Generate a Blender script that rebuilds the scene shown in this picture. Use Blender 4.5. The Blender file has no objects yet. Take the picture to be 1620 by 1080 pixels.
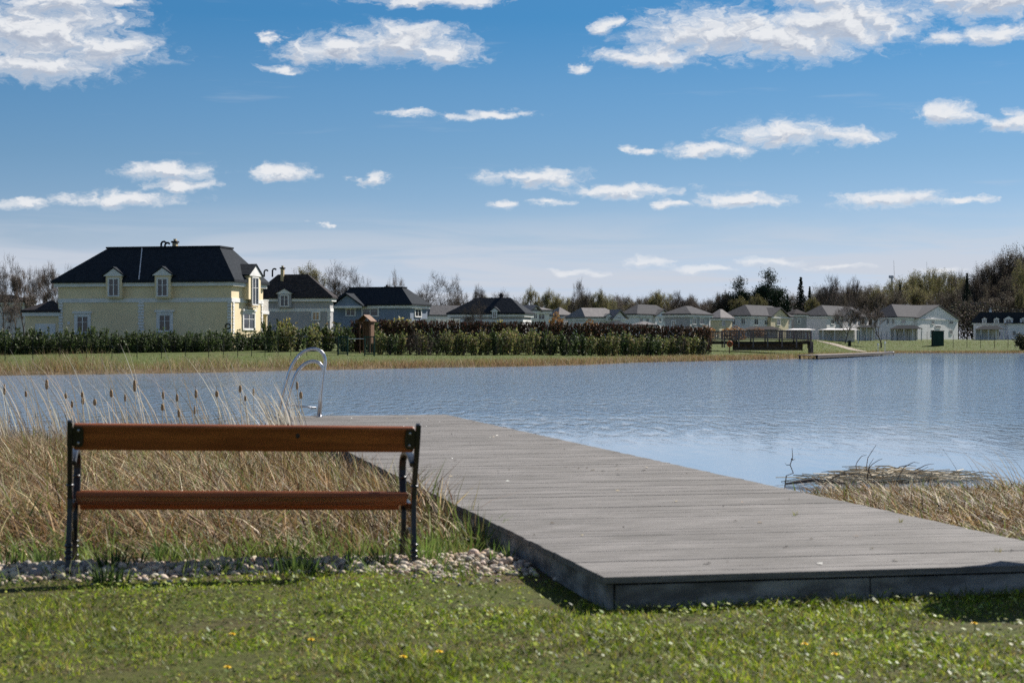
import bpy, bmesh, math, random
import numpy as np
from mathutils import Vector, Matrix

random.seed(7)
rng = np.random.default_rng(7)
R = math.radians
scene = bpy.context.scene
COL = scene.collection

# ------------------------------------------------------------------ camera
F = 2805.0            # focal length in photo pixels (1620 wide)
EYE = 1.22
HOR = 546.0
cam_d = bpy.data.cameras.new('camera')
cam_d.sensor_width = 36.0
cam_d.lens = 36.0 * F / 1620.0
cam_d.clip_start = 0.1
cam_d.clip_end = 20000
cam_d.dof.use_dof = True
cam_d.dof.focus_distance = 42.0
cam_d.dof.aperture_fstop = 5.6
cam = bpy.data.objects.new('camera', cam_d)
cam.location = (0, 0, EYE)
cam.rotation_euler = (math.pi / 2 + math.atan((HOR - 540) / F), 0, 0)
COL.objects.link(cam)
scene.camera = cam

# ------------------------------------------------------------------ sun, sky, exposure
SUN_AZ = R(40.0)      # clockwise from the view axis
SUN_EL = R(37.0)
sun_d = bpy.data.lights.new('sun', 'SUN')
sun_d.energy = 5.0
sun_d.angle = R(0.53)
sun_d.color = (1.0, 0.945, 0.87)
sun = bpy.data.objects.new('sun', sun_d)
sdir = Vector((math.sin(SUN_AZ) * math.cos(SUN_EL), math.cos(SUN_AZ) * math.cos(SUN_EL), math.sin(SUN_EL)))
sun.rotation_euler = sdir.to_track_quat('Z', 'Y').to_euler()
sun.location = (30, 40, 60)
COL.objects.link(sun)

scene.render.engine = 'CYCLES'
scene.view_settings.view_transform = 'Standard'
scene.view_settings.look = 'None'
scene.view_settings.gamma = 1.0
scene.view_settings.exposure = 0.85
scene.view_settings.use_curve_mapping = False
scene.cycles.max_bounces = 6
scene.cycles.diffuse_bounces = 2
scene.cycles.glossy_bounces = 3
scene.cycles.transmission_bounces = 4
scene.cycles.transparent_max_bounces = 8
scene.cycles.caustics_reflective = False
scene.cycles.caustics_refractive = False
scene.cycles.sample_clamp_indirect = 4.0
scene.cycles.sample_clamp_direct = 3.0
scene.cycles.use_denoising = False
try:
    scene.cycles.denoiser = 'OPENIMAGEDENOISE'
except Exception:
    pass

world = bpy.data.worlds.new('World')
scene.world = world
world.use_nodes = True
try:
    world.cycles.sampling_method = 'MANUAL'
    world.cycles.sample_map_resolution = 512
except Exception:
    pass


class NT:
    """small helper for node graphs"""
    def __init__(self, tree):
        self.t = tree
        self.n = tree.nodes
        self.l = tree.links

    def new(self, kind, **kw):
        n = self.n.new(kind)
        for k, v in kw.items():
            setattr(n, k, v)
        return n

    def put(self, sock, v):
        if isinstance(v, bpy.types.NodeSocket):
            self.l.new(v, sock)
        elif v is not None:
            if isinstance(v, (tuple, list)) and len(v) == 3 and sock.type == 'RGBA':
                v = (*v, 1.0)
            sock.default_value = v

    def math(self, op, a, b=None, c=None, clamp=False):
        n = self.new('ShaderNodeMath', operation=op, use_clamp=clamp)
        self.put(n.inputs[0], a)
        if b is not None:
            self.put(n.inputs[1], b)
        if c is not None:
            self.put(n.inputs[2], c)
        return n.outputs[0]

    def vmath(self, op, a, b=None):
        n = self.new('ShaderNodeVectorMath', operation=op)
        self.put(n.inputs[0], a)
        if b is not None:
            self.put(n.inputs[1], b)
        return n.outputs['Value'] if op in ('LENGTH', 'DOT_PRODUCT') else n.outputs[0]

    def noise(self, vec, scale=5.0, detail=4.0, rough=0.5, dist=0.0):
        n = self.new('ShaderNodeTexNoise')
        if vec is not None:
            self.put(n.inputs['Vector'], vec)
        n.inputs['Scale'].default_value = scale
        n.inputs['Detail'].default_value = detail
        n.inputs['Roughness'].default_value = rough
        n.inputs['Distortion'].default_value = dist
        return n.outputs[0]

    def smooth(self, v, a, b, lo=0.0, hi=1.0):
        n = self.new('ShaderNodeMapRange', interpolation_type='SMOOTHSTEP')
        self.put(n.inputs['Value'], v)
        n.inputs['From Min'].default_value = a
        n.inputs['From Max'].default_value = b
        n.inputs['To Min'].default_value = lo
        n.inputs['To Max'].default_value = hi
        return n.outputs[0]

    def mix(self, f, a, b, blend='MIX'):
        n = self.new('ShaderNodeMix', data_type='RGBA', blend_type=blend)
        self.put(n.inputs[0], f)
        self.put(n.inputs[6], a)
        self.put(n.inputs[7], b)
        return n.outputs[2]

    def ramp(self, f, stops):
        n = self.new('ShaderNodeValToRGB')
        self.put(n.inputs[0], f)
        e = n.color_ramp.elements
        while len(e) < len(stops):
            e.new(0.5)
        for el, (p, c) in zip(e, stops):
            el.position = p
            el.color = (*c, 1.0)
        return n.outputs[0]

    def mapping(self, vec, scale=(1, 1, 1), loc=(0, 0, 0), rot=(0, 0, 0)):
        n = self.new('ShaderNodeMapping')
        self.put(n.inputs[0], vec)
        n.inputs['Location'].default_value = loc
        n.inputs['Rotation'].default_value = rot
        n.inputs['Scale'].default_value = scale
        return n.outputs[0]


# clouds of the photograph: centre and half sizes in degrees of azimuth / elevation (converted from pixels)
CLOUDS = [
    (60, 66, 165, 60), (165, 88, 105, 32), (60, 122, 125, 25), (190, 14, 40, 12), (105, 22, 85, 28),
    (535, 80, 105, 27), (640, 64, 110, 35), (700, 84, 70, 22), (448, 111, 28, 8), (426, 64, 22, 9),
    (675, 0, 120, 12), (1150, 52, 170, 42), (1335, 45, 145, 50), (1250, 66, 160, 38), (1030, 90, 92, 22),
    (962, 38, 32, 13), (1290, 8, 80, 20), (915, 108, 26, 7), (1570, 14, 150, 38), (1580, 70, 70, 15),
    (1495, 72, 42, 12), (1125, 240, 80, 13), (1240, 216, 100, 25), (1340, 220, 66, 15), (1500, 190, 58, 18),
    (1602, 202, 45, 15), (1014, 238, 28, 7), (845, 281, 98, 14), (985, 302, 105, 14), (1165, 320, 80, 13),
    (1410, 319, 98, 16), (1060, 325, 26, 9), (800, 322, 24, 9), (864, 322, 26, 7), (265, 276, 78, 16),
    (285, 299, 55, 10), (195, 320, 100, 15), (45, 328, 58, 11), (445, 275, 55, 14), (595, 282, 25, 10),
    (1030, 416, 40, 11), (1215, 417, 52, 9), (515, 357, 11, 5), (1590, 72, 60, 12), (770, 180, 85, 8), (650, 179, 60, 6), (905, 430, 50, 6), (1110, 427, 60, 7), (1330, 426, 60, 6), (1490, 430, 50, 5), (1530, 322, 40, 7),
]


def build_world():
    t = NT(world.node_tree)
    t.n.clear()
    out = t.new('ShaderNodeOutputWorld')
    bg = t.new('ShaderNodeBackground')
    t.l.new(bg.outputs[0], out.inputs[0])
    co = t.new('ShaderNodeTexCoord').outputs['Generated']
    sep = t.new('ShaderNodeSeparateXYZ')
    t.l.new(co, sep.inputs[0])
    x, y, z = sep.outputs
    az = t.math('MULTIPLY', t.math('ARCTAN2', x, y), 180 / math.pi)
    rr = t.math('SQRT', t.math('ADD', t.math('MULTIPLY', x, x), t.math('MULTIPLY', y, y)))
    el = t.math('MULTIPLY', t.math('ARCTAN2', z, rr), 180 / math.pi)
    comb = t.new('ShaderNodeCombineXYZ')
    t.l.new(az, comb.inputs[0])
    t.l.new(el, comb.inputs[1])
    P = comb.outputs[0]
    wn = t.new('ShaderNodeTexNoise')
    t.put(wn.inputs['Vector'], t.mapping(P, scale=(0.8, 1.6, 1)))
    wn.inputs['Scale'].default_value = 1.0
    wn.inputs['Detail'].default_value = 5.0
    wn.inputs['Roughness'].default_value = 0.6
    PW = t.vmath('ADD', P, t.vmath('MULTIPLY', t.vmath('SUBTRACT', wn.outputs['Color'], (0.5, 0.5, 0.5)), (2.6, 0.75, 0)))

    sky = t.new('ShaderNodeTexSky', sky_type='NISHITA')
    sky.sun_disc = False
    sky.sun_elevation = SUN_EL
    sky.sun_rotation = SUN_AZ
    sky.altitude = 200
    sky.air_density = 1.0
    sky.dust_density = 0.25
    sky.ozone_density = 2.5
    # a polarised, deepening blue towards the zenith, the same all the way round
    tint = t.ramp(t.math('DIVIDE', el, 40.0), SKY_TINT)
    base = t.mix(1.0, sky.outputs[0], tint, 'MULTIPLY')

    # cloud mask node group : min elliptical distance
    g = bpy.data.node_groups.new('cloud_shapes', 'ShaderNodeTree')
    g.interface.new_socket('P', in_out='INPUT', socket_type='NodeSocketVector')
    g.interface.new_socket('D', in_out='OUTPUT', socket_type='NodeSocketFloat')
    gt = NT(g)
    gi = gt.new('NodeGroupInput')
    go = gt.new('NodeGroupOutput')
    cur = None
    for (px, py, rx, ry) in CLOUDS:
        a = math.degrees(math.atan((px - 810) / F))
        e = math.degrees(math.atan((HOR - py) / F))
        k = math.degrees(1 / F)
        v = gt.vmath('MULTIPLY', gt.vmath('SUBTRACT', gi.outputs[0], (a, e, 0)), (1 / (rx * k), 1 / (ry * k), 0))
        dd = gt.vmath('LENGTH', v)
        cur = dd if cur is None else gt.math('MINIMUM', cur, dd)
    # the rest of the sky, out of the picture: the same kind of cumulus scattered by noise
    nz = gt.noise(gt.mapping(gi.outputs[0], scale=(0.05, 0.14, 1), loc=(3.1, 1.7, 0)), 1.0, 2.0, 0.5)
    sp = gt.new('ShaderNodeSeparateXYZ')
    gt.l.new(gi.outputs[0], sp.inputs[0])
    outside = gt.math('MAXIMUM', gt.smooth(gt.math('ABSOLUTE', sp.outputs[0]), 18.0, 24.0), gt.smooth(sp.outputs[1], 12.0, 15.0))
    scat = gt.math('ADD', gt.smooth(nz, 0.50, 0.66, 1.5, 0.25), gt.math('MULTIPLY', gt.math('SUBTRACT', 1.0, outside), 3.0))
    cur = gt.math('MINIMUM', cur, scat)
    gt.l.new(cur, go.inputs[0])

    def mask(Pv):
        gn = t.new('ShaderNodeGroup')
        gn.node_tree = g
        t.put(gn.inputs[0], Pv)
        return t.math('SUBTRACT', 1.0, gn.outputs[0])

    def billow(Pv, detail, rough):
        n1 = t.noise(t.mapping(Pv, scale=(0.9, 1.3, 1)), 1.7, detail, rough, 0.15)
        return t.math('MULTIPLY', t.math('SUBTRACT', n1, 0.40), 1.9)

    PS = t.vmath('ADD', PW, (0.13, 0.24, 0))
    m0 = mask(PW)
    m1 = mask(PS)
    d0 = t.math('ADD', m0, billow(PW, 9.0, 0.62))
    s0 = t.math('ADD', m0, billow(PW, 3.0, 0.55))
    s1 = t.math('ADD', m1, billow(PS, 3.0, 0.55))
    alpha = t.smooth(d0, 0.0, 1.0)
    # lit from above and from the right; thick bellies are grey
    lit = t.smooth(t.math('SUBTRACT', s0, s1), -0.42, 0.42)
    thick = t.smooth(s0, 0.15, 1.0)
    shade = t.math('MULTIPLY', thick, t.math('SUBTRACT', 1.0, lit))
    ccol = t.mix(shade, CLOUD_LIT, CLOUD_DARK)
    # thin veil low over the horizon, streaky
    st = t.noise(t.mapping(P, scale=(0.10, 1.1, 1), loc=(0, 0.4, 0)), 1.0, 5.0, 0.6, 0.6)
    veil = t.math('MULTIPLY', t.smooth(el, 4.9, 2.0), t.smooth(st, 0.38, 0.60, 0.40, 1.0))
    # thin lens streaks high up
    cstr = t.noise(t.mapping(P, scale=(0.16, 1.7, 1), loc=(4.2, 0.9, 0), rot=(0, 0, 0.03)), 1.0, 4.0, 0.55)
    streak = t.math('MULTIPLY', t.smooth(cstr, 0.60, 0.82), 0.25)
    c1 = t.mix(veil, base, VEIL)
    c2 = t.mix(streak, c1, VEIL)
    fade = t.smooth(el, 0.4, 5.0, 0.55, 0.97)
    c3 = t.mix(t.math('MULTIPLY', alpha, fade), c2, ccol)
    t.l.new(c3, bg.inputs[0])
    bg.inputs[1].default_value = 0.07


# (values before the background strength)
SKY_TINT = [(0.0, (0.49, 0.56, 0.97)), (0.02, (0.498, 0.58, 0.96)), (0.083, (0.43, 0.49, 0.664)), (0.15, (0.315, 0.435, 0.575)), (0.207, (0.25, 0.42, 0.565)), (0.262, (0.155, 0.385, 0.55)), (0.34, (0.20, 0.42, 0.575)), (0.5, (0.27, 0.46, 0.60)), (1.0, (0.38, 0.53, 0.64))]
CLOUD_LIT = (6.6, 6.7, 6.9)
CLOUD_DARK = (3.4, 3.8, 4.6)
VEIL = (4.7, 5.05, 5.7)
build_world()


# ------------------------------------------------------------------ helpers
def P(px, py, d):
    return Vector(((px - 810) / F * d, d, EYE + (HOR - py) / F * d))


def X(px, d):
    return (px - 810) / F * d


def Z(py, d):
    return EYE + (HOR - py) / F * d


def tag(o, label, cat, group=None, kind=None):
    if label:
        o['label'] = label
    if cat:
        o['category'] = cat
    if group:
        o['group'] = group
    if kind:
        o['kind'] = kind
    return o


def struct(o):
    o['kind'] = 'structure'
    return o


def empty(name, loc=(0, 0, 0), rz=0.0):
    o = bpy.data.objects.new(name, None)
    o.empty_display_size = 0.2
    o.location = loc
    o.rotation_euler = (0, 0, rz)
    COL.objects.link(o)
    return o


def link(name, me, mat=None, parent=None):
    o = bpy.data.objects.new(name, me)
    if mat is not None and not me.materials:
        me.materials.append(mat)
    COL.objects.link(o)
    if parent is not None:
        o.parent = parent
    return o


def copy_tree(o, parent=None):
    c = o.copy()
    COL.objects.link(c)
    c.parent = parent
    for ch in list(o.children):
        copy_tree(ch, c)
    return c


class MB:
    """collects polygons for one mesh"""
    def __init__(self):
        self.v = []
        self.f = []

    def poly(self, pts):
        i = len(self.v)
        self.v += [tuple(p) for p in pts]
        self.f.append(tuple(range(i, i + len(pts))))
        return self

    def hexa(self, p):
        """8 points: bottom 0-3 counter-clockwise, top 4-7"""
        i = len(self.v)
        self.v += [tuple(q) for q in p]
        for a in ((0, 3, 2, 1), (4, 5, 6, 7), (0, 1, 5, 4), (1, 2, 6, 5), (2, 3, 7, 6), (3, 0, 4, 7)):
            self.f.append(tuple(i + k for k in a))
        return self

    def box(self, x0, x1, y0, y1, z0, z1):
        return self.hexa([(x0, y0, z0), (x1, y0, z0), (x1, y1, z0), (x0, y1, z0), (x0, y0, z1), (x1, y0, z1), (x1, y1, z1), (x0, y1, z1)])

    def tube(self, pts, rad, n=8, caps=True):
        pts = [Vector(p) for p in pts]
        if not isinstance(rad, (list, tuple)):
            rad = [rad] * len(pts)
        rings = []
        prev = None
        for i, p in enumerate(pts):
            tg = (pts[min(i + 1, len(pts) - 1)] - pts[max(i - 1, 0)]).normalized()
            if prev is None:
                a = Vector((0, 0, 1)) if abs(tg.z) < 0.9 else Vector((1, 0, 0))
                u = tg.cross(a).normalized()
            else:
                u = (prev - tg * prev.dot(tg)).normalized()
            prev = u
            w = tg.cross(u)
            i0 = len(self.v)
            for k in range(n):
                a = 2 * math.pi * k / n
                self.v.append(tuple(p + (u * math.cos(a) + w * math.sin(a)) * rad[i]))
            rings.append(i0)
        for a, b in zip(rings[:-1], rings[1:]):
            for k in range(n):
                self.f.append((a + k, a + (k + 1) % n, b + (k + 1) % n, b + k))
        if caps:
            self.f.append(tuple(rings[0] + k for k in reversed(range(n))))
            self.f.append(tuple(rings[-1] + k for k in range(n)))
        return self

    def mesh(self, name, mat=None, smooth=False):
        me = bpy.data.meshes.new(name)
        me.from_pydata(self.v, [], self.f)
        me.validate()
        if smooth:
            me.polygons.foreach_set('use_smooth', [True] * len(me.polygons))
        if mat:
            me.materials.append(mat)
        me.update()
        return me

    def build(self, name, mat, parent=None, smooth=False, bevel=0.0):
        o = link(name, self.mesh(name, mat, smooth), None, parent)
        if bevel:
            m = o.modifiers.new('bevel', 'BEVEL')
            m.width = bevel
            m.segments = 2
            m.limit_method = 'ANGLE'
        return o


def np_mesh(name, verts, quads, col=None, mat=None, smooth=False):
    """fast mesh of quads (n,4) or tris (n,3)"""
    me = bpy.data.meshes.new(name)
    verts = np.ascontiguousarray(verts, dtype=np.float32)
    quads = np.ascontiguousarray(quads, dtype=np.int32)
    k = quads.shape[1]
    me.vertices.add(len(verts))
    me.vertices.foreach_set('co', verts.ravel())
    me.loops.add(quads.size)
    me.loops.foreach_set('vertex_index', quads.ravel())
    me.polygons.add(len(quads))
    me.polygons.foreach_set('loop_start', np.arange(0, quads.size, k, dtype=np.int32))
    me.polygons.foreach_set('loop_total', np.full(len(quads), k, dtype=np.int32))
    if smooth:
        me.polygons.foreach_set('use_smooth', np.ones(len(quads), dtype=bool))
    me.update(calc_edges=True)
    if col is not None:
        a = me.color_attributes.new('col', 'FLOAT_COLOR', 'POINT')
        c = np.ones((len(verts), 4), dtype=np.float32)
        c[:, :3] = col
        a.data.foreach_set('color', c.ravel())
    if mat is not None:
        me.materials.append(mat)
    return me


# ------------------------------------------------------------------ materials
MATS = {}


def pmat(name, c1, c2=None, scale=4.0, rough=0.8, bump=0.0, bscale=None, metal=0.0, spec=0.3, stretch=(1, 1, 1), rand=0.0, coat=0.0, blotch=0.0):
    m = bpy.data.materials.new(name)
    m.use_nodes = True
    t = NT(m.node_tree)
    b = t.n['Principled BSDF']
    co = t.new('ShaderNodeTexCoord').outputs['Object']
    if stretch != (1, 1, 1):
        co = t.mapping(co, scale=stretch)
    if rand:
        info = t.new('ShaderNodeObjectInfo')
        off = t.vmath('MULTIPLY', info.outputs['Location'], (3.7, 2.9, 1.3))
        co = t.vmath('ADD', co, off)
    n = t.noise(co, scale, 6.0, 0.6)
    c2 = c2 or tuple(k * 0.75 for k in c1)
    c = t.mix(t.smooth(n, 0.35, 0.68), c2, c1)
    if rand:
        f = t.math('MULTIPLY_ADD', info.outputs['Random'], 2 * rand, 1 - rand)
        cc = t.new('ShaderNodeCombineXYZ')
        for i in range(3):
            t.l.new(f, cc.inputs[i])
        c = t.mix(1.0, c, cc.outputs[0], 'MULTIPLY')
    if blotch:
        wp = t.new('ShaderNodeNewGeometry').outputs['Position']
        bn_ = t.noise(t.mapping(wp, scale=(0.8, 1.1, 1)), 1.6, 5.0, 0.65)
        c = t.mix(t.smooth(bn_, 0.36, 0.62, blotch, 0.0), c, (0.07, 0.066, 0.06))
        sp_ = t.noise(wp, 26.0, 3.0, 0.6)
        c = t.mix(t.smooth(sp_, 0.66, 0.74, 0.0, 0.35), c, (0.34, 0.33, 0.31))
    t.put(b.inputs['Base Color'], c)
    b.inputs['Roughness'].default_value = rough
    b.inputs['Metallic'].default_value = metal
    b.inputs['Specular IOR Level'].default_value = spec
    if coat:
        b.inputs['Coat Weight'].default_value = coat
        b.inputs['Coat Roughness'].default_value = 0.2
    if bump:
        bn = t.new('ShaderNodeBump')
        bn.inputs['Strength'].default_value = 1.0
        bn.inputs['Distance'].default_value = bump
        t.put(bn.inputs['Height'], t.noise(co, bscale or scale * 3, 5.0, 0.6))
        t.l.new(bn.outputs[0], b.inputs['Normal'])
    MATS[name] = m
    return m


def leafmat(name, rough=0.5, trans=0.35, spec=0.3, tint=(1, 1, 1), noisy=0.0):
    """colour comes from the 'col' attribute; thin leaves let light through"""
    m = bpy.data.materials.new(name)
    m.use_nodes = True
    t = NT(m.node_tree)
    b = t.n['Principled BSDF']
    out = t.n['Material Output']
    at = t.new('ShaderNodeAttribute', attribute_name='col')
    c = at.outputs['Color']
    info = t.new('ShaderNodeObjectInfo')
    f = t.math('MULTIPLY_ADD', info.outputs['Random'], 0.3, 0.85)
    cc = t.new('ShaderNodeCombineXYZ')
    for i in range(3):
        t.put(cc.inputs[i], t.math('MULTIPLY', f, tint[i]))
    c = t.mix(1.0, c, cc.outputs[0], 'MULTIPLY')
    t.put(b.inputs['Base Color'], c)
    b.inputs['Roughness'].default_value = rough
    b.inputs['Specular IOR Level'].default_value = spec
    if trans > 0:
        tr = t.new('ShaderNodeBsdfTranslucent')
        t.put(tr.inputs[0], c)
        mx = t.new('ShaderNodeMixShader')
        mx.inputs[0].default_value = trans
        t.l.new(b.outputs[0], mx.inputs[1])
        t.l.new(tr.outputs[0], mx.inputs[2])
        t.l.new(mx.outputs[0], out.inputs[0])
    MATS[name] = m
    return m


M_blade = leafmat('grass_blade', 0.5, 0.42, 0.2)
M_dry = leafmat('dry_blade', 0.6, 0.30, 0.3)
M_leaf = leafmat('leaf', 0.6, 0.35, 0.25)
M_twig = leafmat('twig', 0.9, 0.0, 0.1)
M_needle = leafmat('needle', 0.7, 0.12, 0.15)

M_iron = pmat('black_iron', (0.012, 0.013, 0.015), (0.008, 0.009, 0.010), 30, 0.32, 0.0008, 60, spec=0.5)
M_bolt = pmat('bolt_steel', (0.45, 0.46, 0.47), (0.3, 0.3, 0.3), 40, 0.35, metal=1.0)
M_steel = pmat('polished_steel', (0.62, 0.63, 0.65), (0.5, 0.5, 0.52), 8, 0.22, metal=1.0)
M_bwood = pmat('bench_wood', (0.33, 0.095, 0.022), (0.20, 0.050, 0.012), 3.0, 0.42, 0.0008, 8, stretch=(0.7, 9, 9), spec=0.4)
M_plank = pmat('grey_plank', (0.220, 0.206, 0.196), (0.125, 0.117, 0.110), 4.0, 0.85, 0.005, 9, stretch=(0.8, 12, 12), rand=0.06, blotch=0.45, spec=0.2)
M_fascia = pmat('fascia_wood', (0.30, 0.29, 0.275), (0.11, 0.105, 0.10), 3.0, 0.9, 0.003, 14, stretch=(1.2, 1.2, 3), rand=0.1, spec=0.1)
M_darkwood = pmat('dark_wood', (0.06, 0.045, 0.035), (0.03, 0.024, 0.02), 3, 0.9)
M_stone = leafmat('pebble', 0.75, 0.0, 0.25)
M_white = pmat('white_render', (0.78, 0.77, 0.74), (0.68, 0.67, 0.65), 1.2, 0.8)
M_yellow = pmat('yellow_render', (0.83, 0.69, 0.44), (0.75, 0.61, 0.385), 0.5, 0.85, 0.004, 6)
M_cream = pmat('cream_render', (0.70, 0.60, 0.40), (0.62, 0.53, 0.36), 0.5, 0.85)
M_greyr = pmat('grey_render', (0.42, 0.41, 0.41), (0.36, 0.35, 0.355), 0.4, 0.85)
M_paleg = pmat('pale_render', (0.72, 0.69, 0.68), (0.64, 0.615, 0.61), 0.4, 0.85)
M_whiter = pmat('offwhite_render', (0.82, 0.80, 0.79), (0.74, 0.72, 0.72), 0.4, 0.85)
M_blueg = pmat('blue_render', (0.22, 0.27, 0.34), (0.18, 0.22, 0.29), 0.4, 0.85)
M_roofd = pmat('dark_roof', (0.030, 0.036, 0.044), (0.018, 0.022, 0.028), 3, 0.95, 0.03, 3, stretch=(1, 1, 3), spec=0.08)
M_roofb = pmat('brown_roof', (0.060, 0.054, 0.056), (0.036, 0.032, 0.034), 2, 0.95, 0.03, 3, stretch=(1, 1, 3), spec=0.08)
M_roofg = pmat('grey_roof', (0.092, 0.091, 0.096), (0.062, 0.061, 0.066), 2, 0.95, 0.03, 3, stretch=(1, 1, 3), spec=0.08)
M_roofl = pmat('light_roof', (0.24, 0.225, 0.22), (0.18, 0.168, 0.166), 2, 0.95, 0.03, 3, stretch=(1, 1, 3), spec=0.08)
M_glass = pmat('window_glass', (0.020, 0.026, 0.034), (0.012, 0.016, 0.022), 0.7, 0.08, spec=0.6)
M_fgreen = pmat('green_metal', (0.012, 0.055, 0.04), (0.008, 0.04, 0.03), 6, 0.5)
M_fdark = pmat('fence_dark', (0.022, 0.032, 0.028), (0.015, 0.02, 0.018), 6, 0.9, spec=0.1)
M_wood = pmat('warm_wood', (0.20, 0.105, 0.055), (0.13, 0.065, 0.035), 3, 0.8, stretch=(1, 1, 4))
M_rail = pmat('bridge_wood', (0.20, 0.165, 0.15), (0.12, 0.10, 0.092), 3, 0.85)
M_brick = pmat('chimney_render', (0.50, 0.40, 0.24), (0.38, 0.30, 0.18), 2, 0.9)
M_orange = pmat('life_ring_orange', (0.62, 0.13, 0.03), (0.52, 0.10, 0.03), 4, 0.5)
M_sand = pmat('sand_path', (0.30, 0.245, 0.20), (0.21, 0.17, 0.14), 0.8, 0.95)
M_turb = pmat('turbine_white', (0.55, 0.57, 0.60), (0.5, 0.52, 0.55), 1, 0.6)
M_cattail = pmat('cattail_brown', (0.48, 0.35, 0.21), (0.24, 0.145, 0.075), 60, 0.95, 0.003, 120)
M_stalk = pmat('dry_stalk', (0.58, 0.50, 0.36), (0.38, 0.31, 0.20), 10, 0.7)
M_petal = pmat('yellow_petal', (0.90, 0.66, 0.03), (0.82, 0.54, 0.02), 60, 0.6)
M_stick = pmat('dead_stick', (0.17, 0.125, 0.095), (0.09, 0.065, 0.05), 8, 0.9)


# ------------------------------------------------------------------ terrain
WZ = -0.25
SX = np.array([-4000, -400, -150, -60, -24.8, -17, -13.2, -10.7, -4.4, 0.43, 5.7, 10.6, 18.2, 31, 44.7, 56, 64, 72, 95, 140, 400, 4000.])
SY = np.array([40, 55, 66, 77, 86, 93.7, 102, 106, 117, 122, 133, 151, 165, 191, 229, 270, 312, 328, 331, 335, 330, 300.])
NX = np.array([-4000, -30, -10, -4, -2, -1, 0, 1, 2, 2.4, 2.7, 3.3, 6, 10, 30, 4000.])
NY = np.array([40, 30, 25, 23.4, 21.6, 19.6, 16.4, 14.4, 13.2, 14.4, 16.6, 17.6, 17.6, 17.2, 18, 30.])


def sst(t):
    t = np.clip(t, 0, 1)
    return t * t * (3 - 2 * t)


def wob(x, y):
    return (np.sin(x * 1.3 + 0.6 * np.sin(y * 0.9)) * np.sin(y * 1.1 + 1.7 + 0.5 * np.sin(x * 0.7)) + 0.5 * np.sin(x * 3.1 + 1.0) * np.sin(y * 2.7 + x))


def H(x, y):
    x = np.asarray(x, float)
    y = np.asarray(y, float)
    yn = np.interp(x, NX, NY)
    t = (y - 10.2) / (yn - 10.2)
    near = np.where(t < 0, 0.0, np.where(t < 1, -0.25 * np.clip(t, 0, 1) ** 1.2, -0.25 - 0.09 * (y - yn)))
    near = near + 0.012 * wob(x, y) * sst((30 - y) / 10)
    near = np.maximum(near, -1.6)
    ys = np.interp(x, SX, SY)
    tf = y - ys
    wr = sst((x - 8) / 40)
    left = 0.16 * sst(tf / 1.5) + 0.0108 * np.clip(tf, 0, 110) + 0.3 * sst((tf - 30) / 50)
    right = 0.16 * sst(tf / 1.5) + 2.1 * sst(tf / 52) + 0.012 * np.clip(tf - 40, 0, 60)
    far = np.where(tf < 0, -0.25 + 0.25 * tf, -0.25 + left * (1 - wr) + right * wr)
    far = np.maximum(far, -1.6)
    return np.maximum(near, far)


def Hf(x, y):
    return float(H(x, y))


def build_ground():
    gx = np.concatenate([-np.geomspace(130, 7000, 22)[::-1], np.arange(-128, -12, 2.0), np.arange(-12, 12.01, 0.3), np.arange(14, 129, 2.0), np.geomspace(130, 7000, 22)])
    gy = np.concatenate([-np.geomspace(8, 3000, 12)[::-1], np.arange(-6, 30, 0.3), np.arange(30, 70, 4.0), np.arange(70, 420, 1.5), np.geomspace(421, 9000, 40)])
    gxx, gyy = np.meshgrid(gx, gy)
    z = H(gxx, gyy)
    v = np.stack([gxx.ravel(), gyy.ravel(), z.ravel()], 1)
    nx, ny = len(gx), len(gy)
    idx = np.arange(nx * ny).reshape(ny, nx)
    q = np.stack([idx[:-1, :-1].ravel(), idx[:-1, 1:].ravel(), idx[1:, 1:].ravel(), idx[1:, :-1].ravel()], 1)
    # surface cover: lawn, bare soil under the dry grass, wet edge
    x, y = v[:, 0], v[:, 1]
    c = np.empty((len(v), 3))
    c[:] = (0.070, 0.085, 0.016)
    c[y > 60] = (0.085, 0.12, 0.028)
    bank = (y > 9.2) & (y < 60)
    c[bank] = (0.115, 0.085, 0.052)
    ys = np.interp(x, SX, SY)
    edge = (y > 60) & (y < ys + 5)
    c[edge] = (0.15, 0.11, 0.06)
    woods = y > 460
    c[woods] = (0.06, 0.06, 0.03)
    m = bpy.data.materials.new('ground_cover')
    m.use_nodes = True
    t = NT(m.node_tree)
    b = t.n['Principled BSDF']
    at = t.new('ShaderNodeAttribute', attribute_name='col').outputs['Color']
    pos = t.new('ShaderNodeNewGeometry').outputs['Position']
    n1 = t.noise(pos, 1.3, 6, 0.65)
    n2 = t.noise(pos, 14.0, 5, 0.7)
    c1 = t.mix(t.smooth(n1, 0.40, 0.66, 0.0, 0.65), at, (0.085, 0.062, 0.036))
    c2 = t.mix(t.smooth(n2, 0.3, 0.7, 0.0, 0.55), c1, t.mix(1.0, c1, (0.45, 0.45, 0.45), 'MULTIPLY'))
    t.put(b.inputs['Base Color'], c2)
    b.inputs['Roughness'].default_value = 0.95
    b.inputs['Specular IOR Level'].default_value = 0.1
    bn = t.new('ShaderNodeBump')
    bn.inputs['Distance'].default_value = 0.02
    t.put(bn.inputs['Height'], n2)
    t.l.new(bn.outputs[0], b.inputs['Normal'])
    o = link('ground', np_mesh('ground', v, q, c, m, True))
    struct(o)


build_ground()


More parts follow.
